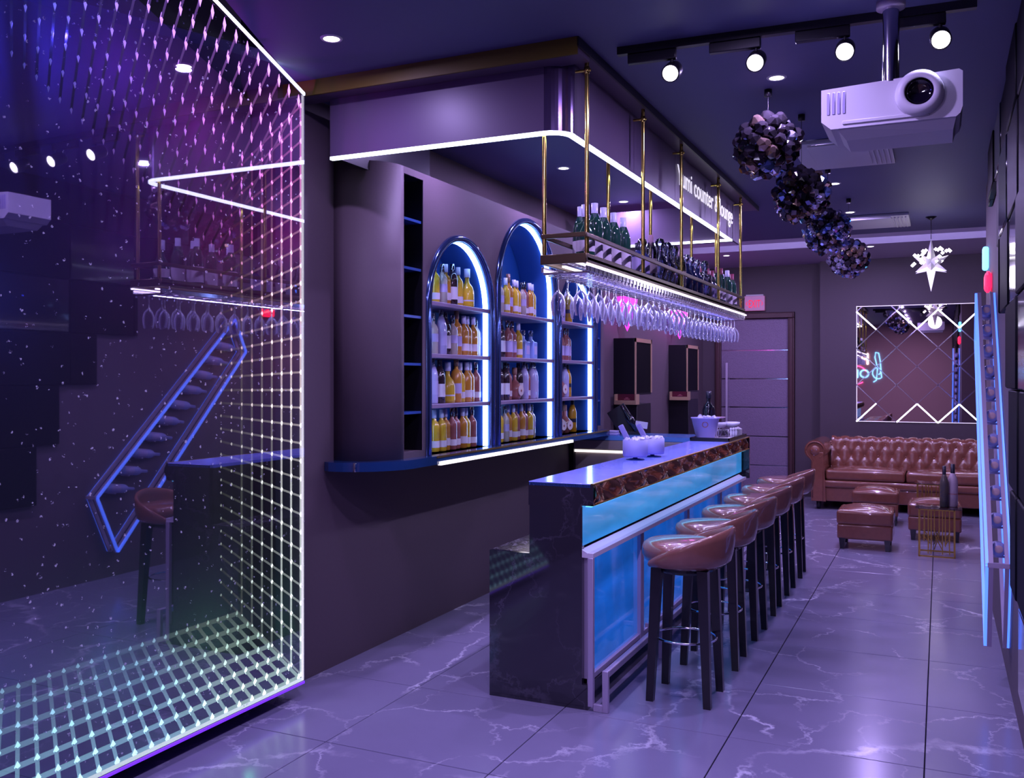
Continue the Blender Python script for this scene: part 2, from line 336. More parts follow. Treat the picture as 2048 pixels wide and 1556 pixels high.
def dot(x, y, z, ry, rz, c, k):
    o = len(dv)
    for q in ((0, 0, 1), (0, 1, 0), (0, 0, -1), (0, -1, 0), (.6, 0, 0), (-.6, 0, 0)): dv.append((x + q[0] * .005, y + q[1] * ry, z + q[2] * rz)); dc.append([a * k for a in c])
    for f in ((0, 1, 4), (1, 2, 4), (2, 3, 4), (3, 0, 4), (1, 0, 5), (2, 1, 5), (3, 2, 5), (0, 3, 5)): df.append(tuple(i + o for i in f))
def line(x, p, q, wd, c, k):
    o = len(dv); n = 24
    for i in range(n + 1):
        y = p[0] + (q[0] - p[0]) * i / n; z = p[1] + (q[1] - p[1]) * i / n; cc = c(y, z)
        dy, dz = (0, wd) if abs(q[0] - p[0]) > abs(q[1] - p[1]) else (wd, 0)
        for s_ in (-1, 1): dv.append((x, y + dy * s_, z + dz * s_)); dc.append([a * k for a in cc])
    for i in range(n): df.append((o + 2 * i, o + 2 * i + 1, o + 2 * i + 3, o + 2 * i + 2))
YC, ZM = 2.6, 1.55
def lay(k, y, z, sh=.040): return (-.012 - .022 * k, YC + (y - YC) * (1 - sh * k) - 2.6, ZM + (z - ZM) * (1 - sh * k))
def seg(p, q, wd, c, k0, k1):  # faint emissive ribbon painting the glow between dots
    p, q = Vector(p), Vector(q); v = (q - p); nv = Vector((0, -v.z, v.y)).normalized() * wd; o = len(dv)
    dv.extend([tuple(p - nv), tuple(p + nv), tuple(q + nv), tuple(q - nv)]); dc.extend([[a * k0 for a in c]] * 2 + [[a * k1 for a in c]] * 2); df.append((o, o + 1, o + 2, o + 3))
FD = (2.8, 2.6, 2.2, 1.7, 1.25, .9, .62, .42, .26)  # deeper layers are modelled reflections of the edge LEDs, fading inward
for i in range(33):                                    # right-hand edge
    z = ZB + .03 + i * .0885; c = led_color(0, z, 'r'); wk = 1 if .8 < z < 2.4 else 1
    for k in range(9):
        x, y, zz = lay(k, Y1 - .012, z); sz = 1 - .05 * k; dot(x, y, zz, .0115 * sz, .0135 * sz, c, FD[k])
        if k < 8: seg((x, y, zz), lay(k + 1, Y1 - .012, z), .005, c, FD[k] * .10, FD[k + 1] * .10)
        if k < 7 and i < 32: seg((x - .002, y, zz), tuple(Vector(lay(k, Y1 - .012, z + .0885)) - Vector((.002, 0, 0))), .007, c, FD[k] * (.20 if k < 3 else .08), FD[k] * (.20 if k < 3 else .08))
for i in range(27):                                    # bottom edge
    y = Y1 - .03 - i * .086; c = led_color(y, 0, 'b')
    for k in range(7):
        x, yy, zz = lay(k, y, ZB + .02, .043); sz = 1 - .05 * k; dot(x, yy, zz, .014 * sz, .022 * sz, c, FD[k] * .7)
        if k < 6: seg((x, yy, zz), lay(k + 1, y, ZB + .02, .043), .009, c, FD[k] * .14, FD[k + 1] * .14)
        if i < 26: seg((x, yy, zz), lay(k, y - .086, ZB + .02, .043), .011, c, FD[k] * .14, FD[k] * .14)
for i in range(31):                                    # sloping top edge
    y = Y1 - .03 - i * .075; c = led_color(y, 0, 't')
    for k in range(9):
        x, yy, zz = lay(k, y, ztop(y)); zz = ztop(y) - .05 - .098 * k; sz = 1 - .05 * k; dot(x, yy, zz, .0105 * sz, .034 * sz, c, FD[k] * .9)
        if k < 8: x2, y2, z2 = lay(k + 1, y, 0); seg((x, yy, zz), (x2, y2, ztop(y) - .148 - .098 * k), .006, c, FD[k] * .07, FD[k + 1] * .07)
seg((-.004, Y1 - .006 - 2.6, ZB), (-.004, Y1 - .006 - 2.6, 3.01), .013, (.95, .9, .95), .9, .45)
seg((-.004, Y0 - 2.6, ZB + .008), (-.004, Y1 - 2.6, ZB + .008), .009, (.75, .9, .85), .5, .8)
dm = bpy.data.meshes.new('led_dots'); dm.from_pydata(dv, [], df); dm.materials.append(me_dot)
ca = dm.color_attributes.new('led', 'FLOAT_COLOR', 'POINT'); ca.data.foreach_set('color', [q for c in dc for q in (*c, 1)])
o = obj('led_dots', dm, me_dot, t); o['kind'] = 'stuff'
# coloured glow of the LED rows inside the box
for x, y, z, c, e in ((-3.0, 2.1, 3.2, (.05, .06, 1), 15), (-3.0, 2.5, 2.9, (.07, .05, 1), 10), (-3.0, 2.95, 2.95, (.25, .04, 1), 6), (-3.0, 3.4, 2.8, (.7, .04, .8), 4.5), (-3.0, 3.6, 2.3, (1, .05, .6), 2.4), (-3.0, 3.6, 1.7, (1, .25, .35), .8),
                      (-3.0, 3.5, .35, (.15, .8, .35), 1.5), (-3.0, 2.9, .35, (.1, .7, .35), 1.5), (-3.0, 2.3, .35, (.05, .35, .9), 2), (-3.0, 2.3, 1.9, (.04, .08, .7), 2.0), (-3.0, 3.0, 2.2, (.3, .05, .8), 1.6)):
    lamp('POINT', (x, y, z), e, c, shadow_soft_size=.004)

# ------------------------------------------------------------------ canopy over the bar
t = thing('bar_canopy', 'dark plum canopy over the bar with lit lower edge and white lettering', 'canopy', (-1.56, 3.97, 2.745))
ox, oy, oz = -1.56, 3.97, 2.745
def path(yend=7.70, r=.11, x0=-2.87, n=10):
    p = [(x0 - ox, 0)] + [(-r + r * math.sin(a), r - r * math.cos(a)) for a in [PI / 2 * i / n for i in range(n + 1)]] + [(0, yend - oy)]
    return p
def ribbon(pts, z0, z1, th):
    m = MB(); P = []
    for i, (x, y) in enumerate(pts):
        a = Vector(pts[max(0, i - 1)]); b = Vector(pts[min(len(pts) - 1, i + 1)]); tt = (b - a).normalized(); nn = Vector((tt.y, -tt.x)) * th
        P.append([(x, y, z0), (x + nn.x, y + nn.y, z0), (x + nn.x, y + nn.y, z1), (x, y, z1)])
    return m.grid(P, False, False, True)
front = path()
obj('front_fascia', MB().box(-1.31, -.11, 0, .02, 0, .30), FASC, t)
obj('corner_fascia', ribbon(front[1:-1], 0, .33, -.02), FASCM, t)
ys = [4.08, 5.01, 5.90, 6.94, 7.83, 8.02]
for a, b in zip(ys[:-1], ys[1:]): obj('side_panel', MB().box(-.02, 0, a - oy + .003, b - oy - .003, 0, .33), FASC, t)
obj('left_return', MB().box(-1.31, -1.29, .02, 1.0, 0, .3), DARK, t)
obj('top_plate', MB().box(XL - ox, .105, -.13, .03, .30, .361).box(-.04, .105, .03, 4.33, .33, .361), FASC, t)
obj('olive_edge', MB().box(XL - ox + .002, .108, -.142, -.13, .285, .361), OLIVE, t)
obj('side_plate_edge', MB().box(.105, .115, -.14, 4.33, .32, .361), DARK, t)
obj('led_strip', ribbon(path(7.70), -.013, .003, -.024), LEDW, t)
obj('back_led_strip', MB().box(-1.2, .0, 7.70 - oy, 7.72 - oy, -.012, .006), LEDW, t)
obj('back_fascia', MB().box(-1.31, 0, 7.72 - oy, 7.74 - oy, 0, .30), FASC, t)
WT = mat('white_letters', (.9, .9, .95), .5, emit=(.9, .85, 1), es=.9)
text('Yumi counter & lounge', .185, WT, t, (.006, 5.94 - oy, .125), RX, 1.76, .0015)

# ------------------------------------------------------------------ back bar cabinet with arched niches
t = thing('back_bar_cabinet', 'plum built-in back bar with rounded end and three glowing blue arched niches', 'cabinet', (XL, 4.52, 1.10))
XF = -2.75; TOPZ = 2.80
def arch(y0, y1, zb, zt, n=20):
    r = (y1 - y0) / 2; zc = zt - r; return [(y0, zb), (y1, zb)] + [(y0 + r + r * math.cos(PI * i / n), zc + r * math.sin(PI * i / n)) for i in range(n + 1)]
AR = [(4.775, 5.63, 2.475), (5.725, 6.765, 2.745), (6.855, 7.685, 2.45)]
NI = [(4.504, 4.716), (7.735, 7.86)]
holes = [arch(a, b, 1.135, c) for a, b, c in AR] + [[(a, 1.18), (b, 1.18), (b, 2.76), (a, 2.76)] for a, b in NI]
PY, PX, PZ = 4.52, XL, 1.10
lo = lambda pl: [(a - PY, b - PZ) for a, b in pl]
shape_with_holes('body', lo([(4.5, 1.10), (7.92, 1.10), (7.92, TOPZ), (4.5, TOPZ)]), [lo(h) for h in holes], .145, WALL, t, (XF - .145 - XL, 0, 0), RX)
obj('rounded_end', MB().prism([(0, -.25), (.0, -.02)] + [(.312 - .24 + .24 * math.sin(a), -.02 - .24 * math.cos(a)) for a in [PI / 2 - PI / 2 * i / 12 for i in range(13)]], 0, TOPZ - PZ, 'z', False), WALL, t)
for p_ in t.children[-1].data.polygons: p_.use_smooth = len(p_.vertices) == 4
obj('back_panel', MB().box(0.002, .02, 4.7 - PY, 7.72 - PY, 0, TOPZ - PZ), BLUEBACK, t)
obj('niche_back', MB().box(0.002, .02, 4.5 - PY, 4.73 - PY, 0, TOPZ - PZ), DARK, t); obj('niche_back', MB().box(0.002, .02, 7.73 - PY, 7.9 - PY, 0, TOPZ - PZ), BLUEBACK, t)
for k, (a, b, c) in enumerate(AR):
    out = arch(a, b, 1.135, c, 28)[1:] + [(a, 1.135)]; cy = (a + b) / 2; r = (b - a) / 2; zc = c - r
    def off(pt, dd):
        y, z = pt
        if z > zc: v = Vector((y - cy, z - zc)).normalized() * dd; return (y + v.x, z + v.y)
        return (y + (dd if y > cy else -dd), z)
    P = [[(XF + q * .0 + dx - PX, off(p, dd)[0] - PY, off(p, dd)[1] - PZ) for dx, dd in ((0, .028), (.016, .026), (.024, .012), (.024, -.004), (.012, -.014), (0, -.016))] for q, p in enumerate(out)]
    fr = obj('arch_frame', MB().grid(P), mat('chromed_blue_trim', (.10, .16, .38), .12, metal=.9), t)
    P = [[(dx, off(p, -.002)[0] - PY, off(p, -.002)[1] - PZ) for dx in (.022, .14, .30)] for p in out]
    obj('niche_lining', MB().grid(P), BLUELAC, t)  # blue of this lining also carries the LED glow on the reveals
    P = [[(dx, off(p, dd)[0] - PY, off(p, dd)[1] - PZ) for dx, dd in ((.255, -.004), (.255, -.018), (.285, -.018), (.285, -.004))] for p in out]
    obj('led_strip', MB().grid(P, False, False, True), LEDB, t)
    shz = (2.065, 1.75, 1.445)
    for z in shz: obj('shelf', MB().rbox(.02, .30, a - PY + .002, b - PY - .002, z - PZ - .026, z - PZ, .003, 1), mat('mauve_shelf', (.22, .16, .26), .4), t)
    obj('niche_floor', MB().box(.02, .31, a - PY, b - PY, 1.137 - PZ, 1.145 - PZ), NAVYG, t)
for a, b in NI:
    obj('niche_lining', MB().box(.02, .306, a - PY, a - PY + .002, 1.18 - PZ, 2.76 - PZ).box(.02, .306, b - PY - .002, b - PY, 1.18 - PZ, 2.76 - PZ).box(.02, .306, a - PY, b - PY, 2.757 - PZ, 2.76 - PZ), DARK if a < 5 else BLUEBACK, t)  # sheets added to darken the inside of the side niches
    for z in (2.52, 2.24, 1.965, 1.69, 1.41): obj('niche_shelf', MB().box(.02, .30, a - PY, b - PY, z - PZ - .015, z - PZ), BLUELAC if a < 5 else BLUEBACK, t)
# back counter
t = thing('back_counter', 'long dark navy counter slab with rounded end under the arched niches', 'counter', (XL + .004, 4.2, .045))
pl = [(0, -.02)] + [(.38 - .34 + .34 * math.sin(a), .30 - .34 * math.cos(a)) for a in [PI / 2 * i / 12 for i in range(13)]] + [(.38, 3.68), (0, 3.68)]
obj('slab', MB().prism(pl, 1.05, 1.10), NAVYG, t)
obj('slab_edge', MB().box(.38, .385, .55, 3.66, 1.088, 1.10), GOLDM, t)
obj('led_strip', MB().box(.372, .392, .58, 2.75, 1.044, 1.066), LEDWARM, t)
obj('joint_clip', MB().rbox(.185, .20, -.02, .0, 1.05, 1.10, .003), CHROME, t)
t = thing('return_counter', 'lit return counter joining the back counter to the bar, beige front with light strip', 'counter', (XL, 7.88, 0))
obj('slab', MB().box(0.03, 1.2, 0, .52, 1.05, 1.09), mat('lit_blue_top', (.12, .3, .75), .15, coat=.5), t)  # blue light on the slab is put into its base colour
BEI = mat('satin_beige_metal', (.42, .35, .36), .35, metal=.4)
obj('upper_front', MB().rbox(.03, 1.2, .0, .03, .965, 1.046, .004), BEI, t); obj('lower_front', MB().rbox(.045, 1.2, .03, .05, 0, .93, .004), BEI, t)
obj('led_strip', MB().box(.045, 1.19, .012, .03, .935, .957), LEDWARM, t); obj('corner_post', MB().box(.006, .045, -.01, .03, 0, 1.045), DARK, t)
obj('body', MB().box(.045, 1.2, .05, .5, 0, 1.05), DARK, t)

# ------------------------------------------------------------------ main bar
t = thing('bar_counter', 'long black marble bar with lilac top, copper trim and glowing blue front', 'bar', (-1.515, 4.215, 0))
X0, Yb = -1.515, 4.215; LN = 4.015
obj('end_panel', MB().prism([(-.555, 0), (-.03, 0), (-.03, .12), (-.058, .12), (-.058, .985), (0, .985), (0, 1.088), (-.34, 1.088), (-.34, .974), (-.335, .974), (-.335, .734), (-.555, .734)], 0, .03, 'y'), DMARBLE, t)
obj('body', MB().box(-.33, -.075, .03, LN, 0, 1.07), DARK, t)
obj('work_shelf', MB().box(-.555, -.33, .03, LN - .05, .70, .7345), VMARBLE, t)
obj('work_shelf_front', MB().box(-.555, -.54, .03, LN - .05, 0, .70), DMARBLE, t)
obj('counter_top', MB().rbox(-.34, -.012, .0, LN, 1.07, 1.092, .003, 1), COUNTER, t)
obj('counter_edge', MB().box(-.342, -.33, .03, LN, .98, 1.07), DARK, t)
# rippled copper trim
P = []
n = 170
for i in range(n + 1):
    y = LN * i / n; row = []
    for z in (.990, 1.0, 1.02, 1.04, 1.06, 1.08, 1.090):
        u = (z - .99) / .1; a = .020 * math.sin(PI * u) * math.sin(y * 16.5 + 2.2 * u + .7 * math.sin(y * 3)) + .003 * math.sin(PI * u) * math.sin(y * 31 + 4 * u)
        row.append((-.004 + a, y, z))
    P.append(row)
tr = obj('copper_trim', MB().grid(P), BRONZE, t)
obj('trim_edge', MB().box(-.014, .003, 0, LN, 1.086, 1.093).box(-.014, .003, 0, LN, .986, .992), GOLDM, t)
GLO = mat('backlit_cyan_panel', (.04, .18, .45), .12, coat=.6, emit=(.045, .34, .85), es=.62)
GL2 = mat('backlit_blue_panel', (.02, .12, .35), .10, coat=.8, emit=(.008, .12, .62), es=.8)
for m_ in (GLO, GL2):                 # soft cloudy banding of the printed glass
    g = N(m_, 'ShaderNodeNewGeometry'); mp = N(m_, 'ShaderNodeMapping'); mp.inputs['Scale'].default_value = (1, 1.2, 5); L(m_, g.outputs['Position'], mp.inputs[0])
    nn = N(m_, 'ShaderNodeTexNoise', Scale=1.6, Detail=3.0); L(m_, mp.outputs[0], nn.inputs['Vector'])
    mr = N(m_, 'ShaderNodeMapRange'); mr.inputs[1].default_value = .3; mr.inputs[2].default_value = .75; mr.inputs[3].default_value = .55 if m_ is GLO else .5; mr.inputs[4].default_value = .85 if m_ is GLO else 1.0
    L(m_, nn.outputs['Fac'], mr.inputs[0]); L(m_, mr.outputs[0], bsdf(m_).inputs['Emission Strength'])
obj('upper_panel', MB().box(-.062, -.057, .008, LN - .06, .79, .985), GLO, t)
obj('under_trim_strip', MB().box(-.05, -.02, .03, LN - .06, .976, .984), mat('led_cyan', (.3, .8, 1), .5, emit=(.12, .62, 1), es=2.2), t)
obj('ledge', MB().prism([(-.062, .775), (-.03, .757), (0, .757), (0, .735), (-.062, .735)], -.0, LN - .15, 'y'), mat('pale_lilac_ledge', (.72, .66, .76), .35), t)
pys = [0.06, .93, 2.0, 3.03, 3.86]
for a, b in zip(pys[:-1], pys[1:]):
    obj('front_panel', MB().box(-.068, -.058, a + .02, b - .02, .14, .735), GL2, t)
for y in pys: obj('panel_post', MB().rbox(-.062, -.035, y - .03, y + .03, .10, .735, .003, 1), STEEL, t)
obj('bottom_rail', MB().rbox(-.062, -.04, .03, LN - .13, .115, .145, .003, 1), STEEL, t)
obj('plinth', MB().box(-.075, -.03, .03, LN - .1, 0, .115), DARKG, t)
obj('end_bracket', MB().rbox(-.028, .0, -.004, .02, .02, .735, .002, 1).rbox(0, .05, -.002, .02, 0.0, .035, .002, 1).rbox(.045, .075, -.002, .02, 0, .20, .002, 1), STEEL, t)
obj('foot_rail', MB().rbox(.045, .075, .02, LN - .1, .165, .20, .004, 1), STEEL, t)
for y in (.96, 1.95, 2.95, 3.86): obj('rail_bracket', MB().box(-.03, .06, y, y + .02, .17, .19).box(.05, .07, y, y + .02, 0, .17), STEEL, t)
obj('far_end_panel', MB().box(-.555, -.06, LN, LN + .02, 0, .73).box(-.34, -.0, LN, LN + .02, .73, 1.09), DMARBLE, t)

# ------------------------------------------------------------------ stools
def make_stool():
    r = thing('bar_stool', '', 'stool', (0, 0, 0), 0, 'row of bar stools along the bar')
    obj('seat', MB().lathe([(0, .675), (.17, .675), (.205, .69), (.218, .715), (.22, .745), (.212, .768), (.19, .782), (.12, .79), (0, .79)], n=36), LEATHS, r)
    P = []; Q = []; n = 36
    for i in range(n + 1):
        u = -1 + 2 * i / n; a = u * R(128); h = .86 - .165 * abs(u) ** 1.7 if abs(u) < 1 else .695; th = .022 * (1 - .5 * abs(u) ** 3)
        ra, rb = [], []
        for j in range(7):
            v = j / 6; z = .665 + (h - .665) * v; rr = .216 + .03 * v * (1 - .5 * abs(u)) + .01 * math.sin(PI * v)
            if j == 0: rr -= .03
            ra.append((rr * math.cos(a), rr * math.sin(a), z)); rb.append(((rr - th) * math.cos(a), (rr - th) * math.sin(a), z))
        P.append(ra + [((ra[-1][0] + rb[-1][0]) / 2, (ra[-1][1] + rb[-1][1]) / 2, ra[-1][2] + .008)] + rb[::-1])
    obj('backrest', MB().grid(P, True, False, True).add(P[0] + P[-1], [tuple(range(len(P[0]))), tuple(range(len(P[0]), 2 * len(P[0])))]), LEATHS, r)
    obj('under_seat_plate', MB().lathe([(0, .63), (.13, .63), (.15, .645), (.15, .676), (0, .676)], n=24, sm=False), BLKWOOD, r)
    for sx in (-1, 1):
        for sy in (-1, 1):
            a0, a1 = .115, .143; h0, h1 = .026, .018
            vs = [(sx * a1 + dx * h1, sy * a1 + dy * h1, 0) for dx, dy in ((-1, -1), (1, -1), (1, 1), (-1, 1))] + [(sx * a0 + dx * h0, sy * a0 + dy * h0, .66) for dx, dy in ((-1, -1), (1, -1), (1, 1), (-1, 1))]
            obj('leg', MB().add(vs, [(3, 2, 1, 0), (4, 5, 6, 7)] + [(i, (i + 1) % 4, 4 + (i + 1) % 4, 4 + i) for i in range(4)]), BLKWOOD, r)
    pts = [(.152 * math.cos(2 * PI * i / 28), .152 * math.sin(2 * PI * i / 28), .30) for i in range(28)]
    obj('foot_ring', MB().tube(pts, .006, 8, True), CHROME, r)
    return r
st = make_stool()
lab = ['brown leather bar stool nearest the camera, at the near end of the bar', 'brown leather bar stool directly behind the nearest one', 'brown leather bar stool third from the near end of the bar',
       'brown leather bar stool fourth from the near end of the bar', 'brown leather bar stool second from the far end of the bar', 'brown leather bar stool at the far end of the bar, beside the door']
for k in range(6):
    o = st if k == 0 else dup(st, (0, 0, 0))
    o.location = (-1.168, 4.625 + .648 * k, 0); o['label'] = lab[k]; o.rotation_euler = (0, 0, R((0, 2, -2, 1, -1, 2)[k]))

# ------------------------------------------------------------------ hanging glass rack
t = thing('glass_rack', 'brass and chrome hanging rack above the bar with bottles on top and glasses below', 'rack', (-1.58, 4.0, 2.15))
gx, gy, gz = -1.58, 4.0, 2.15; RL = 3.76
obj('shelf_plate', MB().box(-.115, .115, 0, RL, -.006, .006), SMOKEG, t)
for nm, b in (('edge_bar', (.1, .115, 0, RL, -.02, .025)), ('edge_bar', (-.115, -.1, 0, RL, -.02, .025)), ('edge_bar', (-.115, .115, -.015, 0, -.02, .025)), ('edge_bar', (-.115, .115, RL, RL + .015, -.02, .025)),
              ('guard_rail', (.1, .112, 0, RL, .10, .122)), ('guard_rail', (-.112, -.1, 0, RL, .10, .122)), ('guard_rail', (-.112, .112, -.012, 0, .10, .122)), ('guard_rail', (-.112, .112, RL, RL + .012, .10, .122))):
    obj(nm, MB().rbox(*b, .003, 1), mat('dark_bronze', (.13, .09, .05), .3, metal=.9), t)
obj('led_strip', MB().box(.108, .122, 0, RL + .03, -.030, -.022), mat('led_lilac', (1, 1, 1), .5, emit=(.85, .72, 1), es=7), t)
obj('under_strip', MB().box(-.03, -.015, .05, RL - .05, -.03, -.022), mat('led_lilac'), t)
for k in range(63): obj('hanger_rail', MB().rbox(-.115, .115, .02 + k * .06, .034 + k * .06, -.066, -.054, .003, 1), CHROME, t)
for x in (-.11, .11): obj('carrier_rail', MB().rbox(x - .006, x + .006, 0, RL, -.056, -.03, .002, 1), CHROME, t)
for k in range(62): obj('hanger_tab', MB().box(.116, .119, .03 + k * .06, .04 + k * .06, -.075, -.035), CHROME, t)
for k, y in enumerate((4.03, 4.92, 5.75, 6.82, 7.65)):
    obj('outer_rod', MB().cyl((.1, y - gy, -.01), (.1, y - gy, .94), .0105, n=10).cyl((.045, y - gy, .87), (.12, y - gy, .87), .007, n=8).lathe([(0, -.016), (.013, -.016), (.013, .016), (0, .016)], (.1, y - gy, .87), 12), GOLD, t)
for k, y in enumerate((4.0, 4.92, 5.75, 6.82, 7.65)):
    obj('inner_rod', MB().cyl((-.1, y - gy, -.01), (-.1, y - gy, .955), .0105, n=10), GOLD, t)
def glass_profile(w_=.034, h=.115): return [(.033, 0), (.034, -.003), (.006, -.008), (.0035, -.02), (.0035, -.075), (.008, -.085), (w_ * .75, -.105), (w_, -.135), (w_ * .98, -.165), (w_ * .78, -.085 - h)]
gl = thing('stemmed_glass', '', 'glass', (0, 0, 0), 0, 'stemmed glasses hanging from the rack')
obj('bowl', MB().lathe(glass_profile()[5:], n=16), GLASS, gl); obj('stem', MB().lathe(glass_profile()[:6], n=10), GLASS, gl)
gl2 = thing('stemmed_glass', '', 'glass', (0, 0, 0), 0, 'stemmed glasses hanging from the rack')
obj('bowl', MB().lathe([(.0035, -.06), (.02, -.075), (.042, -.11), (.046, -.14), (.036, -.185)], n=16), GLASS, gl2); obj('stem', MB().lathe([(.034, 0), (.034, -.003), (.006, -.008), (.0035, -.02), (.0035, -.062)], n=10), GLASS, gl2)
first = {0: True, 1: True}
for row, x in enumerate((-.055, .055)):
    for k in range(30):
        big = k in (9, 10, 13, 14, 15); src = (gl, gl2)[big]; y = gy + .06 + k * .123 + .01 * row
        nm = ('round wine glass' if big else 'slim stemmed glass') + f' hanging upside down, {ORD[k]} from the near end, ' + ('inner' if row == 0 else 'outer') + ' row'
        if first[int(big)]: first[int(big)] = False; o = src; o.location = (gx + x, y, gz - .055); o['label'] = nm
        else: dup(src, (gx + x, y, gz - .055), (0, 0, random.random()), nm)
# ------------------------------------------------------------------ bottles
def bottle(name, h, r, body, cap, labelm=None, style=0, labz=(.25, .6), n=14):
    t_ = thing(name, '', 'bottle')
    if style == 0:   # straight sides, short shoulder, narrow neck
        hb = h * .62; pr = [(0, 0), (r * .9, 0), (r, .005), (r, hb), (r * .8, hb + .018), (r * .38, hb + .035), (r * .36, h * .86)]
        cp = [(r * .42, h * .80), (r * .46, h * .81), (r * .44, h), (0, h)]
    elif style == 1:  # tall wine bottle
        hb = h * .60; pr = [(0, 0), (r * .9, 0), (r, .006), (r, hb), (r * .85, hb + .03), (r * .45, hb + .07), (r * .36, h * .80), (r * .36, h * .9)]
        cp = [(r * .40, h * .76), (r * .42, h * .77), (r * .42, h), (0, h)]
    elif style == 2:  # flat round flask
        pr = [(0, 0), (r * .7, 0), (r * .95, h * .12), (r * 1.1, h * .28), (r * .95, h * .44), (r * .5, h * .56), (r * .26, h * .62), (r * .25, h * .85)]
        cp = [(r * .3, h * .78), (r * .34, h * .8), (r * .34, h), (0, h)]
    elif style == 3:  # squat bell shape with wide shoulders
        pr = [(0, 0), (r, 0), (r * 1.02, h * .08), (r, h * .42), (r * .8, h * .54), (r * .4, h * .64), (r * .3, h * .7), (r * .3, h * .85)]
        cp = [(r * .4, h * .78), (r * .42, h * .79), (r * .42, h), (0, h)]
    elif style == 4:  # decanter with ball stopper
        pr = [(0, 0), (r, 0), (r, h * .5), (r * .6, h * .6), (r * .35, h * .66), (r * .4, h * .76)]
        cp = [(r * .3, h * .76), (r * .5, h * .82), (r * .6, h * .9), (r * .45, h * .97), (0, h)]
    nn = 4 if style == 5 else n
    if style == 5:   # square gin bottle
        q = MB().rbox(-r, r, -r, r, 0, h * .6, .006); q.lathe([(r * .9, h * .59), (r * .35, h * .68), (r * .33, h * .85)], n=12); obj('body', q, body, t_)
        cp = [(r * .4, h * .8), (r * .42, h * .81), (r * .42, h), (0, h)]
        if labelm: obj('front_label', MB().box(r, r + .001, -r * .7, r * .7, h * .15, h * .45), labelm, t_)
    else:
        obj('body', MB().lathe(pr, n=nn), body, t_)
        if labelm:
            if style == 2: obj('round_label', MB().lathe([(0, 0), (r * .72, 0), (r * .72, .003), (0, .004)], (r * .98, 0, h * .29), 16, False, Matrix.Rotation(R(90), 3, 'Y')), labelm, t_)
            else: obj('paper_label', MB().lathe([(r * 1.015, h * labz[0]), (r * 1.015, h * labz[1])], n=nn), labelm, t_)
    obj('cap', MB().lathe(cp, n=12), cap, t_)
    return t_
YEL = col('yellow_liquor', (.62, .40, .03), .12, coat=.5); AMB = col('amber_liquor', (.50, .22, .03), .12, coat=.5); PAL = col('pale_liquor', (.42, .36, .32), .12, coat=.5); RED = col('rose_liquor', (.30, .10, .09), .12, coat=.5)
DRK = col('dark_liquor', (.03, .015, .02), .08, coat=.6); CLR = col('ice_clear_glass', (.30, .42, .80), .08, coat=.6); LAV = col('lavender_glass', (.42, .38, .62), .1, coat=.5)
CAPW = col('frosted_cap', (.62, .62, .85), .3); CAPC = thin_glass('clear_cap', (.75, .78, .95), .6); CAPB = col('brown_cap', (.25, .12, .09), .35); CAPD = col('black_cap', (.02, .02, .035), .3)
LABW = col('cream_label', (.62, .56, .62), .6); LABP = col('lilac_label', (.42, .36, .6), .6); LABR = col('red_rimmed_label', (.6, .5, .5), .6)
GOLDL = col('gold_bottle', (.55, .27, .01), .25, coat=.4)
KIND = {
 'y': ('yellow liqueur bottle with frosted cap', (.26, .034, YEL, CAPW, LABW, 0, (.1, .26))), 'a': ('amber liqueur bottle with pale cap', (.262, .034, AMB, CAPW, LABW, 0, (.12, .3))),
 'p': ('pale cream liqueur bottle', (.255, .033, PAL, CAPC, LABP, 0, (.3, .5))), 'r': ('rose-brown liqueur bottle', (.265, .033, RED, CAPC, LABW, 0, (.1, .25))),
 't': ('tall amber bottle with brown cap', (.295, .036, AMB, CAPB, LABP, 0, (.2, .42))), 'd': ('dark bottle with white label', (.27, .036, DRK, CAPC, LABW, 1, (.15, .45))),
 'c': ('square ice-clear bottle', (.215, .042, CLR, CAPC, LABP, 5)), 'l': ('slim clear lavender bottle', (.28, .036, LAV, CAPC, LABP, 1, (.2, .5))),
 'f': ('flask with round cream label', (.235, .055, RED, CAPB, LABR, 2)), 'g': ('gold-coloured bottle', (.27, .036, GOLDL, CAPD, CAPD, 1, (.3, .42))),
 'b': ('squat yellow bottle with wide shoulders', (.26, .048, YEL, CAPW, LABW, 3, (.06, .2))), 'w': ('brown bottle with frosted cap', (.27, .038, RED, CAPC, LABP, 0, (.15, .45))),
}
PROTO = {}
def put_bottle(kind, loc, label, group, rz=None):
    nm, a = KIND[kind]
    if kind not in PROTO:
        PROTO[kind] = o = bottle('liquor_bottle', *a); o.location = loc
    else: o = dup(PROTO[kind], loc)
    o.rotation_euler = (0, 0, random.uniform(-.3, .3) if rz is None else rz); o['label'] = label.format(nm); o['group'] = group; return o
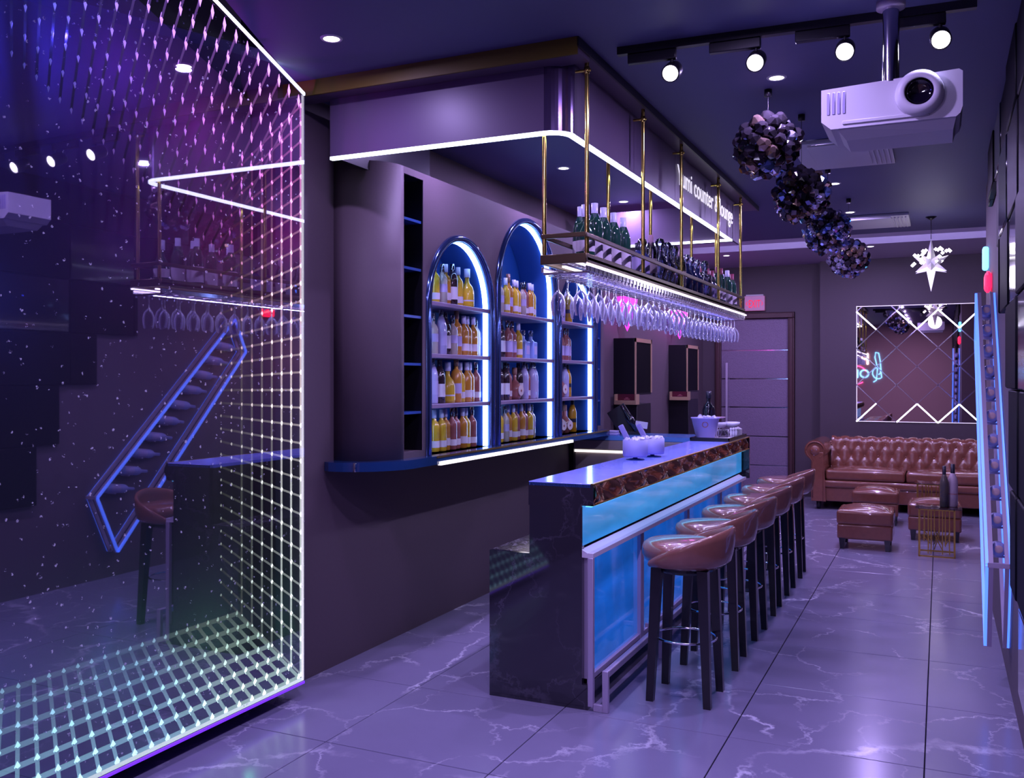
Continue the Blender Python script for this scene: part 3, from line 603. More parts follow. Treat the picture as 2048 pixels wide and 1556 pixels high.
ROWS = [
 (0, 'top', 2.065, 'ypadyb'[:6], [5.046, 5.122, 5.19, 5.255, 5.356, 5.46]), (0, 'upper middle', 1.75, 'pldptaaapr', [5.027, 5.11, 5.185, 5.26, 5.335, 5.412, 5.483, 5.548, 5.615, 5.68]),
 (0, 'lower middle', 1.445, 'ldbtyaar', [5.021, 5.09, 5.215, 5.308, 5.385, 5.452, 5.519, 5.59]), (0, 'bottom', 1.145, 'yyarrayr', [5.04, 5.112, 5.181, 5.25, 5.322, 5.392, 5.461, 5.53]),
 (1, 'top', 2.065, 'pytyyprayp'[:9], [5.985, 6.059, 6.13, 6.203, 6.277, 6.35, 6.42, 6.489, 6.56]), (1, 'upper middle', 1.75, 'dwwycc', [6.001, 6.095, 6.19, 6.28, 6.395, 6.51]),
 (1, 'lower middle', 1.445, 'ddrfdlrll', [5.976, 6.05, 6.12, 6.215, 6.31, 6.385, 6.455, 6.53, 6.6]), (1, 'bottom', 1.145, 'ypayraryp', [5.976, 6.048, 6.12, 6.192, 6.264, 6.336, 6.41, 6.48, 6.552]),
 (2, 'top', 2.065, 'lg', [7.168, 7.30]), (2, 'upper middle', 1.75, 'www', [7.14, 7.22, 7.30]), (2, 'lower middle', 1.445, 'flg', [7.13, 7.22, 7.31]), (2, 'bottom', 1.145, 'ffwlg', [7.11, 7.22, 7.27, 7.34, 7.43])]
AN = ['left arch', 'middle arch', 'right arch']
for a, sn, z, ks, yy in ROWS:
    for i, (k, y) in enumerate(zip(ks, yy)):
        put_bottle(k, (-2.86 + (.012 if i % 2 else 0) - (.06 if a == 2 and sn == 'bottom' and i in (2, 3) else 0), y, z), '{}, ' + ORD[i] + f' on {sn} shelf, {AN[a]}', f'bottles on the {sn} shelf of the {AN[a]}')
# bottles on the hanging rack
KIND.update({'G': ('big dark green bottle with white cap', (.27, .046, DGREEN, CAPW, LABW, 3, (.06, .36))), 'h': ('dark green bottle with frosted cap', (.30, .04, DGREEN, CAPW, LABW, 1, (.1, .42))),
 'D': ('cut glass decanter with ball stopper', (.29, .05, thin_glass('decanter_glass', (.6, .62, .85), .62), thin_glass('decanter_glass'), None, 4)), 'K': ('blue-black tall bottle with silver stopper', (.27, .042, col('blue_black_glass', (.02, .03, .12), .06, coat=.8), CHROME, None, 4)),
 'V': ('clear vodka-style bottle with pink cap', (.28, .036, thin_glass('vodka_glass', (.7, .72, .9), .6), col('dusty_pink_cap', (.45, .25, .35), .4), LABR, 1, (.2, .5))), 'W': ('dark wine bottle with red foil', (.29, .038, DGREEN, col('wine_foil', (.22, .02, .07), .35), LABW, 1, (.15, .42))),
 'B': ('small dark bottle with blue label', (.2, .034, col('blue_black_glass'), CAPD, LABP, 0, (.2, .6)))})
FR = [('G', 4.16), ('h', 4.29), ('h', 4.42), ('h', 4.58), ('h', 4.74), ('B', 5.0), ('B', 5.12), ('V', 5.26), ('D', 5.45), ('D', 5.62), ('D', 5.78), ('V', 5.94), ('K', 6.10), ('K', 6.24), ('K', 6.4), ('D', 6.62), ('B', 6.78), ('B', 6.9), ('W', 7.04), ('W', 7.16), ('h', 7.4), ('W', 7.58)]
BK = [('h', 4.35), ('h', 4.65), ('D', 5.4), ('K', 5.9), ('D', 6.35), ('W', 6.95), ('W', 7.12), ('W', 7.28), ('W', 7.5), ('h', 7.66)]
for i, (k, y) in enumerate(FR): put_bottle(k, (gx + .045, y, gz + .006), '{}, ' + ORD[i] + ' on the hanging rack, outer row', 'bottles on the hanging rack')
for i, (k, y) in enumerate(BK): put_bottle(k, (gx - .05, y, gz + .006), '{}, ' + ORD[i] + ' on the hanging rack, inner row', 'bottles on the hanging rack')

# ------------------------------------------------------------------ things on the bar
PC = col('periwinkle_enamel', (.36, .34, .72), .4); ICE = col('frosty_ice', (.7, .68, .85), .3)
def ice_cup(lab_, loc, r, h):
    t_ = thing('ice_cup', lab_, 'ice bucket', loc, 0, 'ice cups on the bar')
    obj('foot', MB().lathe([(0, 0), (.06, 0), (.055, .005), (.015, .009), (.012, .022), (0, .022)], n=24), NAVYG, t_)
    obj('bowl', MB().lathe([(0, .02), (r * .93, .02), (r, .03), (r, h), (r - .005, h), (r - .006, h - .02), (0, h - .02)], n=32), PC, t_)
    for q in range(16):
        a, rr, s_ = random.random() * 6.28, random.random() ** .5 * r * .72, .014
        o_ = MB().rbox(-s_, s_, -s_, s_, -s_, s_, .003, 1)
        obj('ice_cube', o_, ICE, t_, (rr * math.cos(a), rr * math.sin(a), h - .006 + random.random() * .008), (random.random(), random.random(), random.random()))
    obj('scoop', MB().rbox(-.016, .016, -.012, .012, 0, .135, .005), PC, t_, (-.03, -.01, h - .03), (0, R(-28), 0))
    return t_
ice_cup('front pale blue ice cup with scoop, on the near part of the bar', (-1.735, 5.60, 1.092), .078, .125)
ice_cup('rear pale blue ice cup with scoop, partly hidden by the front one', (-1.70, 5.86, 1.092), .078, .12)
t = thing('serving_tray', 'black serving tray at the far end of the bar', 'tray', (-1.70, 7.82, 1.092))
obj('base', MB().rbox(-.15, .17, -.36, .36, 0, .012, .004), DARK, t); obj('rim', MB().box(-.15, -.14, -.36, .36, .01, .03).box(.16, .17, -.36, .36, .01, .03).box(-.15, .17, -.36, -.35, .01, .03).box(-.15, .17, .35, .36, .01, .03), DARK, t)
obj('white_napkin', MB().box(-.12, .12, -.34, .1, .0125, .015), LABW, t)
t = thing('champagne_bucket', 'large periwinkle ice bucket with emblem on the black tray', 'ice bucket', (-1.77, 7.66, 1.107))
obj('bowl', MB().lathe([(0, 0), (.07, 0), (.076, .006), (.112, .155), (.12, .165), (.118, .17), (.108, .168), (.1, .14), (0, .14)], n=36), PC, t)
obj('emblem', MB().lathe([(.018, 0), (.022, .002), (.026, 0)], (.021, -.100, .115), 24, True, Vector((.22, -.95, -.2)).to_track_quat('Z', 'Y').to_matrix()), mat('copper_line', (.4, .2, .2), .3, metal=.6), t)
for q in range(14):
    a, rr = random.random() * 6.28, random.random() ** .5 * .075
    obj('ice_cube', MB().rbox(-.018, .018, -.018, .018, -.018, .018, .003, 1), ICE, t, (rr * math.cos(a), rr * math.sin(a), .16 + random.random() * .012), (random.random(), random.random(), 0))
KIND['Q'] = ('black champagne bottle standing in the large ice bucket', (.27, .055, DARKG, CAPD, None, 3)); o = put_bottle('Q', (-1.75, 7.69, 1.225), '{}', 'bottle in the bucket'); del o['group']
PROTO.pop('Q')
for nm, x, y in (('left', -1.71, 7.93), ('right', -1.62, 8.03)):
    t = thing('coupe_bowl', f'white fluted coupe bowl on a stem, the {nm} one of two on the tray', 'bowl', (x, y, 1.107), 0, 'coupe bowls on the tray')
    obj('bowl', MB().lathe([(0, .07), (.036, .075), (.058, .09), (.062, .12), (.058, .12), (.052, .095), (0, .082)], n=24), ICE, t); obj('stem', MB().lathe([(0, 0), (.028, 0), (.006, .008), (.006, .072), (0, .072)], n=16), ICE, t)
t = thing('amber_tumbler', 'low glass tumbler of amber drink in front of the coupe bowls', 'glass', (-1.655, 7.82, 1.107))
obj('glass_wall', MB().lathe([(0, 0), (.042, 0), (.046, .01), (.046, .065), (.042, .065), (.04, .012), (0, .01)], n=24), GLASS, t); obj('drink', MB().lathe([(0, .012), (.04, .012), (.041, .04), (0, .04)], n=24), AMB, t)
t = thing('white_box', 'small white lidded box at the right end of the tray', 'box', (-1.60, 8.13, 1.107)); obj('base', MB().rbox(-.035, .035, -.035, .035, 0, .055, .004), WHITE, t)
obj('lid', MB().add([(-.037, -.037, .055), (.037, -.037, .055), (.037, .037, .055), (-.037, .037, .055), (0, 0, .078)], [(0, 1, 4), (1, 2, 4), (2, 3, 4), (3, 0, 4), (3, 2, 1, 0)]), WHITE, t)
for q, (x, y) in enumerate(((-1.60, 7.86), (-1.585, 7.89), (-1.57, 7.92))):
    tag(obj('ceramic_figure', MB().lathe([(0, 0), (.013, 0), (.009, .02), (.012, .045), (.006, .055), (.011, .064), (.009, .076), (0, .08)], n=12), ICE, None, (x, y, 1.107)), f'small white ceramic figure on the tray, {ORD[q]} from the left', 'figurine', 'ceramic figures on the tray')
tag(obj('muddler', MB().lathe([(0, 0), (.006, 0), (.006, .05), (.012, .055), (.012, .09), (.006, .1), (.012, .11), (0, .115)], n=12), ICE, None, (-1.70, 7.76, 1.107)), 'white turned muddler standing beside the champagne bucket', 'bar tool')
t = thing('cake_stand', 'small footed plate behind the coupe bowls', 'stand', (-1.76, 8.0, 1.107)); obj('foot', MB().lathe([(0, 0), (.04, 0), (.006, .01), (.006, .15), (0, .15)], n=16), GLASS, t)
obj('plate', MB().lathe([(0, .15), (.06, .15), (.085, .158), (.083, .162), (0, .156)], n=28), mat('pink_plate', (.55, .35, .5), .3), t)
t = thing('bottle_cradle', 'black tilted bottle display with white card on the return counter', 'display stand', (-2.55, 8.15, 1.09), R(10))
obj('base', MB().rbox(-.08, .08, -.05, .05, 0, .03, .004), DARK, t); obj('tilted_board', MB().rbox(-.09, .09, -.01, .01, 0, .27, .004), DARK, t, (-.02, .03, .01), (R(0), R(-32), 0))
obj('dark_bottle', MB().lathe([(0, 0), (.035, 0), (.037, .14), (.013, .2), (.013, .27), (0, .27)], n=16), DARKG, t, (.05, -.03, .04), (0, R(-35), 0)); obj('card', MB().box(.0, .11, -.06, -.057, .07, .13), LABW, t, (0.02, 0, 0), (0, R(8), 0))
t = thing('napkin_stack', 'lilac folded cloth stack at the left end of the return counter', 'napkins', (-2.72, 7.98, 1.09)); obj('cloth', MB().rbox(-.09, .09, -.05, .05, 0, .022, .006).rbox(-.085, .085, -.045, .045, .022, .042, .006), col('lilac_cloth', (.4, .34, .55), .7), t)

# ------------------------------------------------------------------ wine rack on the right wall
A, B, C, D = (5.22, .667), (5.42, .215), (6.93, 1.85), (6.78, 2.15)
t = thing('wall_wine_rack', 'slanted metal wine rack outlined in blue light on the right wall', 'wine rack', (XR, 6.0, 1.1))
def bar(p, q, x0, x1, w_=.014):
    v = Vector((q[0] - p[0], q[1] - p[1])).normalized(); nv = Vector((-v.y, v.x)) * w_
    return MB().prism([(p[0] - nv.x - 6.0, p[1] - nv.y - 1.1), (q[0] - nv.x - 6.0, q[1] - nv.y - 1.1), (q[0] + nv.x - 6.0, q[1] + nv.y - 1.1), (p[0] + nv.x - 6.0, p[1] + nv.y - 1.1)], x0, x1, 'x')
for x0, x1 in ((-.108, -.086), (-.034, -.016)):
    for p, q in ((A, B), (B, C), (C, D), (D, A)): obj('frame_bar', bar(p, q, x0, x1), STEEL, t)
for p, q in ((A, B), (B, C), (C, D), (D, A)):
    obj('blue_led_strip', bar(p, q, -.122, -.108, .010), LEDBLUE, t); obj('blue_led_strip', bar(p, q, -.016, -.004, .009), LEDBLUE, t)
obj('cross_bar', MB().box(-.112, 0, 5.22 - 6.0 - .012, 5.22 - 6.0 + .012, .667 - 1.1 - .012, .667 - 1.1 + .012), STEEL, t)
wb = thing('wine_bottle', '', 'bottle', (0, 0, 0), 0, 'wine bottles lying in the blue wall rack')
obj('body', MB().lathe([(0, 0), (.034, 0), (.037, .006), (.037, .19), (.03, .215), (.014, .24), (.013, .30), (0, .30)], n=18), col('frosted_blue_glass', (.30, .33, .62), .3, coat=.3), wb)
obj('base_ring', MB().lathe([(.020, -.001), (.014, -.004), (0, -.002)], n=18), col('peach_disc', (.6, .42, .42), .5), wb)
obj('paper_label', MB().lathe([(.0375, .05), (.0375, .14)], n=18), LABP, wb)
for k in range(11):
    u = (k + .55) / 11.3; y = A[0] + (D[0] - A[0]) * u + .04; z = A[1] + (D[1] - A[1]) * u - .01
    o = wb if k == 0 else dup(wb, (0, 0, 0)); o.location = (XR - .056, y, z); o.rotation_euler = (R(-97), 0, 0)
    o['label'] = f'wine bottle lying in the blue wall rack, {ORD[k]} from the bottom'
    obj('bottle_hook', MB().box(-.09, -.0, y - 6.0 + .08, y - 6.0 + .09, z - 1.1 - .056, z - 1.1 - .046), STEEL, t)
tag(obj('blue_wall_lamp', MB().rbox(-.04, 0, -.06, .06, -.085, .085, .015), mat('led_azure', (.2, .6, 1), .5, emit=(.08, .45, 1), es=6), None, (XR, 7.82, 2.5)), 'small glowing light-blue lamp high on the right wall', 'wall lamp')
tag(obj('red_wall_lamp', MB().rbox(-.045, 0, -.09, .09, -.07, .07, .03, 3), mat('led_red', (1, .1, .1), .5, emit=(1, .01, .06), es=3), None, (XR, 7.36, 2.28)), 'small glowing red lamp on the right wall above the wine rack', 'wall lamp')
# stepped black panels nearest the camera on the right wall
t = thing('stepped_wall_cladding', 'stepped gloss black cladding on the right wall nearest the camera', 'wall panels', (XR, 3.0, 0))
for z0, z1, ye in ((2.78, 3.10, 7.2), (2.36, 2.78, 6.1), (1.95, 2.36, 5.7), (1.55, 1.95, 5.3), (1.10, 1.55, 4.95), (.66, 1.10, 4.75), (.30, .66, 4.35)):
    y = -2.4; k = 0
    while y < ye:
        e = min(ye, y + .62); obj('cladding_panel', MB().rbox(-.030 - .006 * ((k + int(z0 * 10)) % 3), 0, y - 3.0 + .003, e - 3.0 - .003, z0 + .003, z1 - .003, .006, 1), DARKG if (k + int(z0 * 7)) % 4 == 0 else BLK, t); y += .62; k += 1

# ------------------------------------------------------------------ ceiling things
dl = thing('recessed_downlight', '', 'ceiling light', (0, 0, 0), 0, 'recessed ceiling downlights')
obj('trim_ring', MB().lathe([(.036, 0), (.036, -.004), (.047, -.004), (.05, 0)], n=24), WHITE, dl); obj('lens', MB().lathe([(0, -.003), (.036, -.003), (.036, 0), (0, 0)], n=24, sm=False), LENS, dl)
k = 0
for x, y in DOWN_AND_FILL:
    if y < 3: continue
    zz = ZC if y < 10.3 else 3.15; o = dl if k == 0 else dup(dl, (0, 0, 0)); o.location = (x, y, zz); k += 1
    side = 'right-hand row over the walkway' if x > -1 else 'left-hand row over the back counter'
    n_ = len([1 for a, b in DOWN_AND_FILL if a == x and 3 < b <= y]); o['label'] = f'round downlight, {ORD[n_ - 1]} from the camera in the {side}'
t = thing('track_light_rail', 'black ceiling track carrying four spotlights', 'track', (-1.337, 4.05, ZC))
obj('rail', MB().box(0, 1.47, -.017, .017, -.035, 0), DARK, t, (0, 0, 0), (0, 0, R(3)))
sp = thing('track_spotlight', '', 'spotlight', (0, 0, 0), 0, 'spotlights on the ceiling track')
obj('adapter', MB().rbox(-.20, .02, -.016, .016, -.045, 0, .004), DARK, sp); obj('arm', MB().cyl((0, 0, -.04), (0, 0, -.085), .007, n=10), DARK, sp)
Mh = Matrix.Rotation(R(-62), 3, 'X')
hd = obj('head', MB().lathe([(0, .06), (.036, .06), (.04, .05), (.04, -.04), (.036, -.043), (.034, -.036)], (.0, 0, -.1), 24, True, Mh @ Matrix.Identity(3)), DARK, sp)
obj('lens', MB().lathe([(0, -.037), (.0345, -.037)], (.0, 0, -.1), 24, False, Mh), LENS, hd)
hd.rotation_euler = (0, 0, 0)
for k, x in enumerate((-1.091, -.724, -.362, .0)):
    o = sp if k == 0 else dup(sp, (0, 0, 0)); o.location = (x, 4.07 + .035 * k * .5, ZC - .035); o.rotation_euler = (0, 0, R(-12 + 4 * k) * 0 + R(3))
    o['label'] = f'lit black track spotlight, {ORD[k]} from the left on the ceiling rail'
# head rotation: aim the mouth toward the camera side
t = thing('projector', 'white projector hanging from the ceiling on a metal pole', 'projector', (-.18, 4.0, ZC))
pz = 2.70 - ZC
obj('ceiling_plate', MB().lathe([(0, 0), (.055, 0), (.055, -.03), (.0, -.03)], n=32), STEEL, t)
obj('pole', MB().cyl((0, 0, -.02), (0, 0, pz + .08), .032, n=24), CHROME, t)
cs = MB().prism([(-.262, .075), (.245, .095), (.258, .085), (.258, -.05), (.25, -.075), (.235, -.088), (-.225, -.088), (-.262, -.055)], -.03, .28, 'y')
obj('casing', cs, WHITE, t, (0, 0, pz))
obj('underside_block', MB().add([(-.20, -.02, -.088), (.235, -.02, -.088), (.235, .27, -.088), (-.20, .27, -.088), (-.17, .03, -.125), (.225, .02, -.125), (.225, .25, -.125), (-.17, .25, -.125)], [(0, 1, 5, 4), (1, 2, 6, 5), (2, 3, 7, 6), (3, 0, 4, 7), (4, 5, 6, 7), (3, 2, 1, 0)]), WHITE, t, (0, 0, pz))
Ml = Matrix.Rotation(R(90), 3, 'X')
obj('lens_ring', MB().lathe([(.052, .04), (.058, .046), (.085, .034), (.09, .0)], (.105, -.03, .015 + pz), 40, True, Ml), WHITE, t); obj('lens', MB().lathe([(0, .01), (.03, .014), (.052, .02), (.053, .042)], (.105, -.03, .015 + pz), 32, True, Ml), mat('projector_lens', (.004, .002, .008), .02, coat=1), t)
for k in range(4): obj('vent_slot', MB().rbox(-.24 + k * .02, -.228 + k * .02, -.034, -.028, pz - .03, pz + .06, .002, 1), mat('lilac_vent', (.32, .28, .5), .5), t)
obj('front_lip', MB().rbox(-.18, .14, -.038, -.028, pz - .074, pz - .06, .002, 1), WHITE, t)
for nm, x0, x1, y0, y1, lb in (('ac', -.87, -.28, 6.12, 6.9, 'nearer of two white ceiling air-conditioning cassettes, behind the projector'), ('ac', -.87, -.26, 9.13, 9.82, 'farther of two white ceiling air-conditioning cassettes')):
    t = thing('air_conditioner', lb, 'air conditioner', ((x0 + x1) / 2, (y0 + y1) / 2, ZC), 0, 'ceiling air conditioners'); hx, hy = (x1 - x0) / 2, (y1 - y0) / 2
    obj('frame', MB().rbox(-hx, hx, -hy, hy, -.028, 0, .006), WHITE, t); obj('grille', MB().rbox(-hx + .09, hx - .14, -hy + .09, hy - .09, -.036, -.028, .003, 1), WHITE, t)
    for q in range(4): obj('louvre', MB().rbox(hx - .125 + q * .03, hx - .112 + q * .03, -hy + .06, hy - .06, -.04, -.026, .002, 1), WHITE, t)
    obj('flap', MB().rbox(-hx + .1, hx - .15, -hy + .02, -hy + .075, -.042, -.028, .004), WHITE, t)
# crystal ball pendants
def gem(r=1.0, n=5):
    m = MB(); vs = []
    for rr, z, tw in ((.95, 0, 0), (.86, .42, PI / n), (.36, .98, 0)):
        for i in range(n): a = 2 * PI * i / n + tw; vs.append((rr * math.cos(a) * r, rr * math.sin(a) * r, z * r))
    f = []
    for k in range(2):
        for i in range(n):
            j = (i + 1) % n; a, b, c, d_ = k * n + i, k * n + j, (k + 1) * n + i, (k + 1) * n + j
            f += [(a, b, c), (b, d_, c)] if k == 0 else [(a, d_, c), (a, b, d_)]
    f.append(tuple(range(2 * n, 3 * n))); f.append(tuple(range(n))[::-1]); return m.add(vs, f, False)
CR = [mat('smoked_crystal', (.09, .075, .10), .04, metal=.9), mat('clear_crystal', (.75, .72, .92), .05, metal=.9), mat('blue_crystal', (.25, .35, .75), .05, metal=.9), mat('bronze_crystal', (.35, .24, .20), .06, metal=.9)]
for k, (x, y, z, r, n, cw) in enumerate(((-.817, 4.96, 2.813, .178, 62, (10, 1, 1, 3)), (-.721, 5.51, 2.648, .172, 95, (6, 2, 2, 2)), (-.735, 7.0, 2.65, .185, 130, (4, 4, 2, 1)), (-.70, 8.25, 2.61, .185, 130, (4, 3, 2, 2)))):
    t = thing('crystal_pendant', f'ball pendant of dark faceted crystals, {ORD[k]} from the camera' + ('' if k else ', the largest looking'), 'pendant lamp', (x, y, z), 0, 'crystal ball pendants')
    obj('core', MB().lathe([(r * .72 * math.sin(PI * i / 10), -r * .72 * math.cos(PI * i / 10)) for i in range(11)], n=16), DARK, t)
    obj('cord', MB().cyl((0, 0, r * .6), (0, 0, ZC - z), .0018, n=5), DARK, t); obj('ceiling_cap', MB().lathe([(0, ZC - z), (.02, ZC - z), (.02, ZC - z - .035), (0, ZC - z - .035)], n=12), DARK, t)
    gr = r * (2.0 / n ** .5); ms = [gem(gr, 6 if k < 1 else 5).mesh('crystal', c) for c in CR]
    for i in range(n):
        zz = 1 - 2 * (i + .5) / n; a = i * 2.39996; q = (1 - zz * zz) ** .5; dv_ = Vector((q * math.cos(a), q * math.sin(a), zz))
        ci = random.choices(range(4), cw)[0]
        o = obj('crystal', ms[ci], None, t, dv_ * r * (.66 + .16 * random.random())); e = dv_.to_track_quat('Z', 'Y'); o.rotation_euler = (e.to_matrix() @ Matrix.Rotation(random.random() * 2 + 0, 3, 'Z') @ Matrix.Rotation(random.uniform(-.75, .75), 3, 'X')).to_euler()
# star pendant
t = thing('star_pendant', 'many-pointed star lantern wrapped in bright fairy lights', 'pendant lamp', (-.08, 9.5, 2.66))
PARCH = mat('lit_star_glass', (.6, .55, .65), .25, emit=(.75, .7, 1), es=.06)
dirs = [Vector((0, 0, 1)), Vector((0, 0, -1))] + [Vector((math.cos(a), math.sin(a), s_)).normalized() for s_, off_ in ((.55, 0), (-.45, .5)) for a in [2 * PI * (i + off_) / 6 for i in range(6)]]
for dv_ in dirs:
    ln = .25 if abs(dv_.z) > .9 else .17; q = dv_.to_track_quat('Z', 'Y').to_matrix()
    vs = [q @ Vector((.045 * math.cos(PI / 2 * i), .045 * math.sin(PI / 2 * i), .03)) for i in range(4)] + [dv_ * ln]
    obj('star_point', MB().add([tuple(v) for v in vs], [(0, 1, 4), (1, 2, 4), (2, 3, 4), (3, 0, 4), (3, 2, 1, 0)]), PARCH, t)
obj('cord', MB().cyl((0, 0, .24), (0, 0, ZC - 2.66), .003, n=6), DARK, t); obj('ceiling_cap', MB().lathe([(0, ZC - 2.66), (.05, ZC - 2.66), (.01, ZC - 2.69), (0, ZC - 2.69)], n=16), DARK, t)
bl = MB().lathe([(0, -.018), (.018, 0), (0, .018)], n=6).mesh('fairy_bulb', LENS)
for i in range(34):
    u = i / 33; a = i * 1.05; rr = .05 + .11 * abs(math.sin(i * 1.9)); obj('fairy_bulb', bl, None, t, (rr * math.cos(a), rr * math.sin(a), .02 + .12 * math.sin(i * .7) ** 2 + .02 * math.cos(i)))
lamp('POINT', (-.08, 9.4, 2.5), 5, (.8, .75, 1), shadow_soft_size=.1)

# ------------------------------------------------------------------ far wall
t = thing('diamond_mirror', 'wall mirror of diamond-shaped panes with glinting joints above the sofa', 'mirror', (-.995, 12.88, 1.04))
MW, MH = 1.45, 1.50; hx, hz = MW / 6, 1.43 / 6
MIR = mat('mirror_silver', (.72, .62, .66), .015, metal=1)
def clip(poly, x1, z1):
    def c(p, ins, isect):
        o_ = []
        for i in range(len(p)):
            a, b = p[i - 1], p[i]
            if ins(b):
                if not ins(a): o_.append(isect(a, b))
                o_.append(b)
            elif ins(a): o_.append(isect(a, b))
        return o_
    for ax, lim, sg in ((0, 0, 1), (0, x1, -1), (1, 0, 1), (1, z1, -1)):
        if not poly: break
        poly = c(poly, lambda p: sg * (p[ax] - lim) >= -1e-9, lambda a, b: tuple(a[i] + (b[i] - a[i]) * (lim - a[ax]) / (b[ax] - a[ax]) for i in (0, 1)))
    return poly
g_ = .96
for i in range(0, 7):
    for j in range(0, 8):
        if (i + j) % 2 == 0: continue
        cx, cz = i * hx + .0, j * hz
        pl = clip([(cx - hx * g_, cz), (cx, cz - hz * g_), (cx + hx * g_, cz), (cx, cz + hz * g_)], MW, MH)
        if len(pl) >= 3 and max(p[0] for p in pl) - min(p[0] for p in pl) > .03: obj('mirror_pane', MB().prism(pl, -.010, -.002, 'y'), MIR, t)
obj('backing', MB().box(0, MW, -.002, 0, 0, MH), STEEL, t)
for b in ((0, MW, 0, .008), (0, MW, MH - .008, MH), (0, .008, 0, MH)): obj('edge_strip', MB().box(b[0], b[1], -.014, -.004, b[2], b[3]), mat('edge_glow', (1, 1, 1), .4, emit=(.8, .7, 1), es=.8), t)  # emission paints the white look of the mirror's edges
def seam(i0, j0, i1, j1, lit):
    p, q = Vector((i0 * hx, j0 * hz)), Vector((i1 * hx, j1 * hz)); q.x = min(q.x, MW); v = (q - p).normalized(); nv = Vector((-v.y, v.x)) * (.009 if lit else .0055)
    obj('glint_joint' if lit else 'bevel_joint', MB().prism([tuple(p - nv), tuple(q - nv), tuple(q + nv), tuple(p + nv)], -.016, -.006, 'y'), mat('joint_glint', (1, 1, 1), .4, emit=(.85, .8, 1), es=4) if lit else CHROME, t)  # emission on these joints stands in for LEDs reflected in the bevels
for i in range(0, 6):
    for j in range(0, 6):
        if i * hx > MW - .03: continue
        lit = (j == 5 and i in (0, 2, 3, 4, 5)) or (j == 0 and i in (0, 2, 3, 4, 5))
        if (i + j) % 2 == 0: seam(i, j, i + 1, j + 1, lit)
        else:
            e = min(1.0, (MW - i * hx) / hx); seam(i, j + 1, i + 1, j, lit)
# exit sign
t = thing('exit_sign', 'white box exit sign with red letters above the door', 'sign', (-2.47, 13.1, 2.535))
obj('housing', MB().rbox(0, .275, -.06, 0, 0, .205, .006), mat('sign_white', (.5, .3, .42), .4, emit=(1, .25, .5), es=.10), t); obj('mount', MB().box(.02, .255, -.05, 0, .205, .225), WHITE, t)
RL_ = mat('exit_red', (.5, .0, .02), .4, emit=(1, .0, .03), es=1.0)
text('EXIT', .15, RL_, t, (.055, -.062, .045), (R(90), 0, 0), .165, .001)
for s_, x in ((-1, .04), (1, .235)): obj('arrow', MB().prism([(x, .13), (x + s_ * .018, .1), (x, .07), (x - s_ * .005, .07), (x + s_ * .011, .1), (x - s_ * .005, .13)], -.064, -.06, 'y'), RL_, t)
# neon sign on the rear wall, seen only in the far mirror
t = thing('neon_sign', 'white, pink and blue neon lettering seen reflected in the diamond mirror', 'sign', (-1.45, -2.49, 1.5))
NW = mat('neon_white', (1, 1, 1), .4, emit=(1, .9, .95), es=5); NP = mat('neon_pink', (1, .2, .5), .4, emit=(1, .08, .35), es=4); NB = mat('neon_blue', (.3, .7, 1), .4, emit=(.15, .5, 1), es=5)
text('PAN', .46, NW, t, (-.38, 0, .5), (R(90), 0, R(180)), 0, .01); text('OF', .34, NB, t, (-.38, 0, .12), (R(90), 0, R(180)), 0, .01)
pts = [(-.17 + .17 * u * math.cos(a), 0, .28 + .2 * u * math.sin(a)) for a, u in [(-1.2 + i * .22, .35 + .65 * i / 30) for i in range(31)]] + [(-.1, 0, .6), (-.14, 0, .82), (-.22, 0, .84), (-.24, 0, .7), (-.17, 0, .4), (-.2, 0, .05), (-.28, 0, .0)]
obj('curl_tube', MB().tube(pts, .012, 6), NB, t); obj('pink_curl', MB().tube([(-.75 + .3 * math.cos(a), 0, .2 + .26 * math.sin(a)) for a in [.4 + i * .2 for i in range(26)]], .012, 6), NP, t)

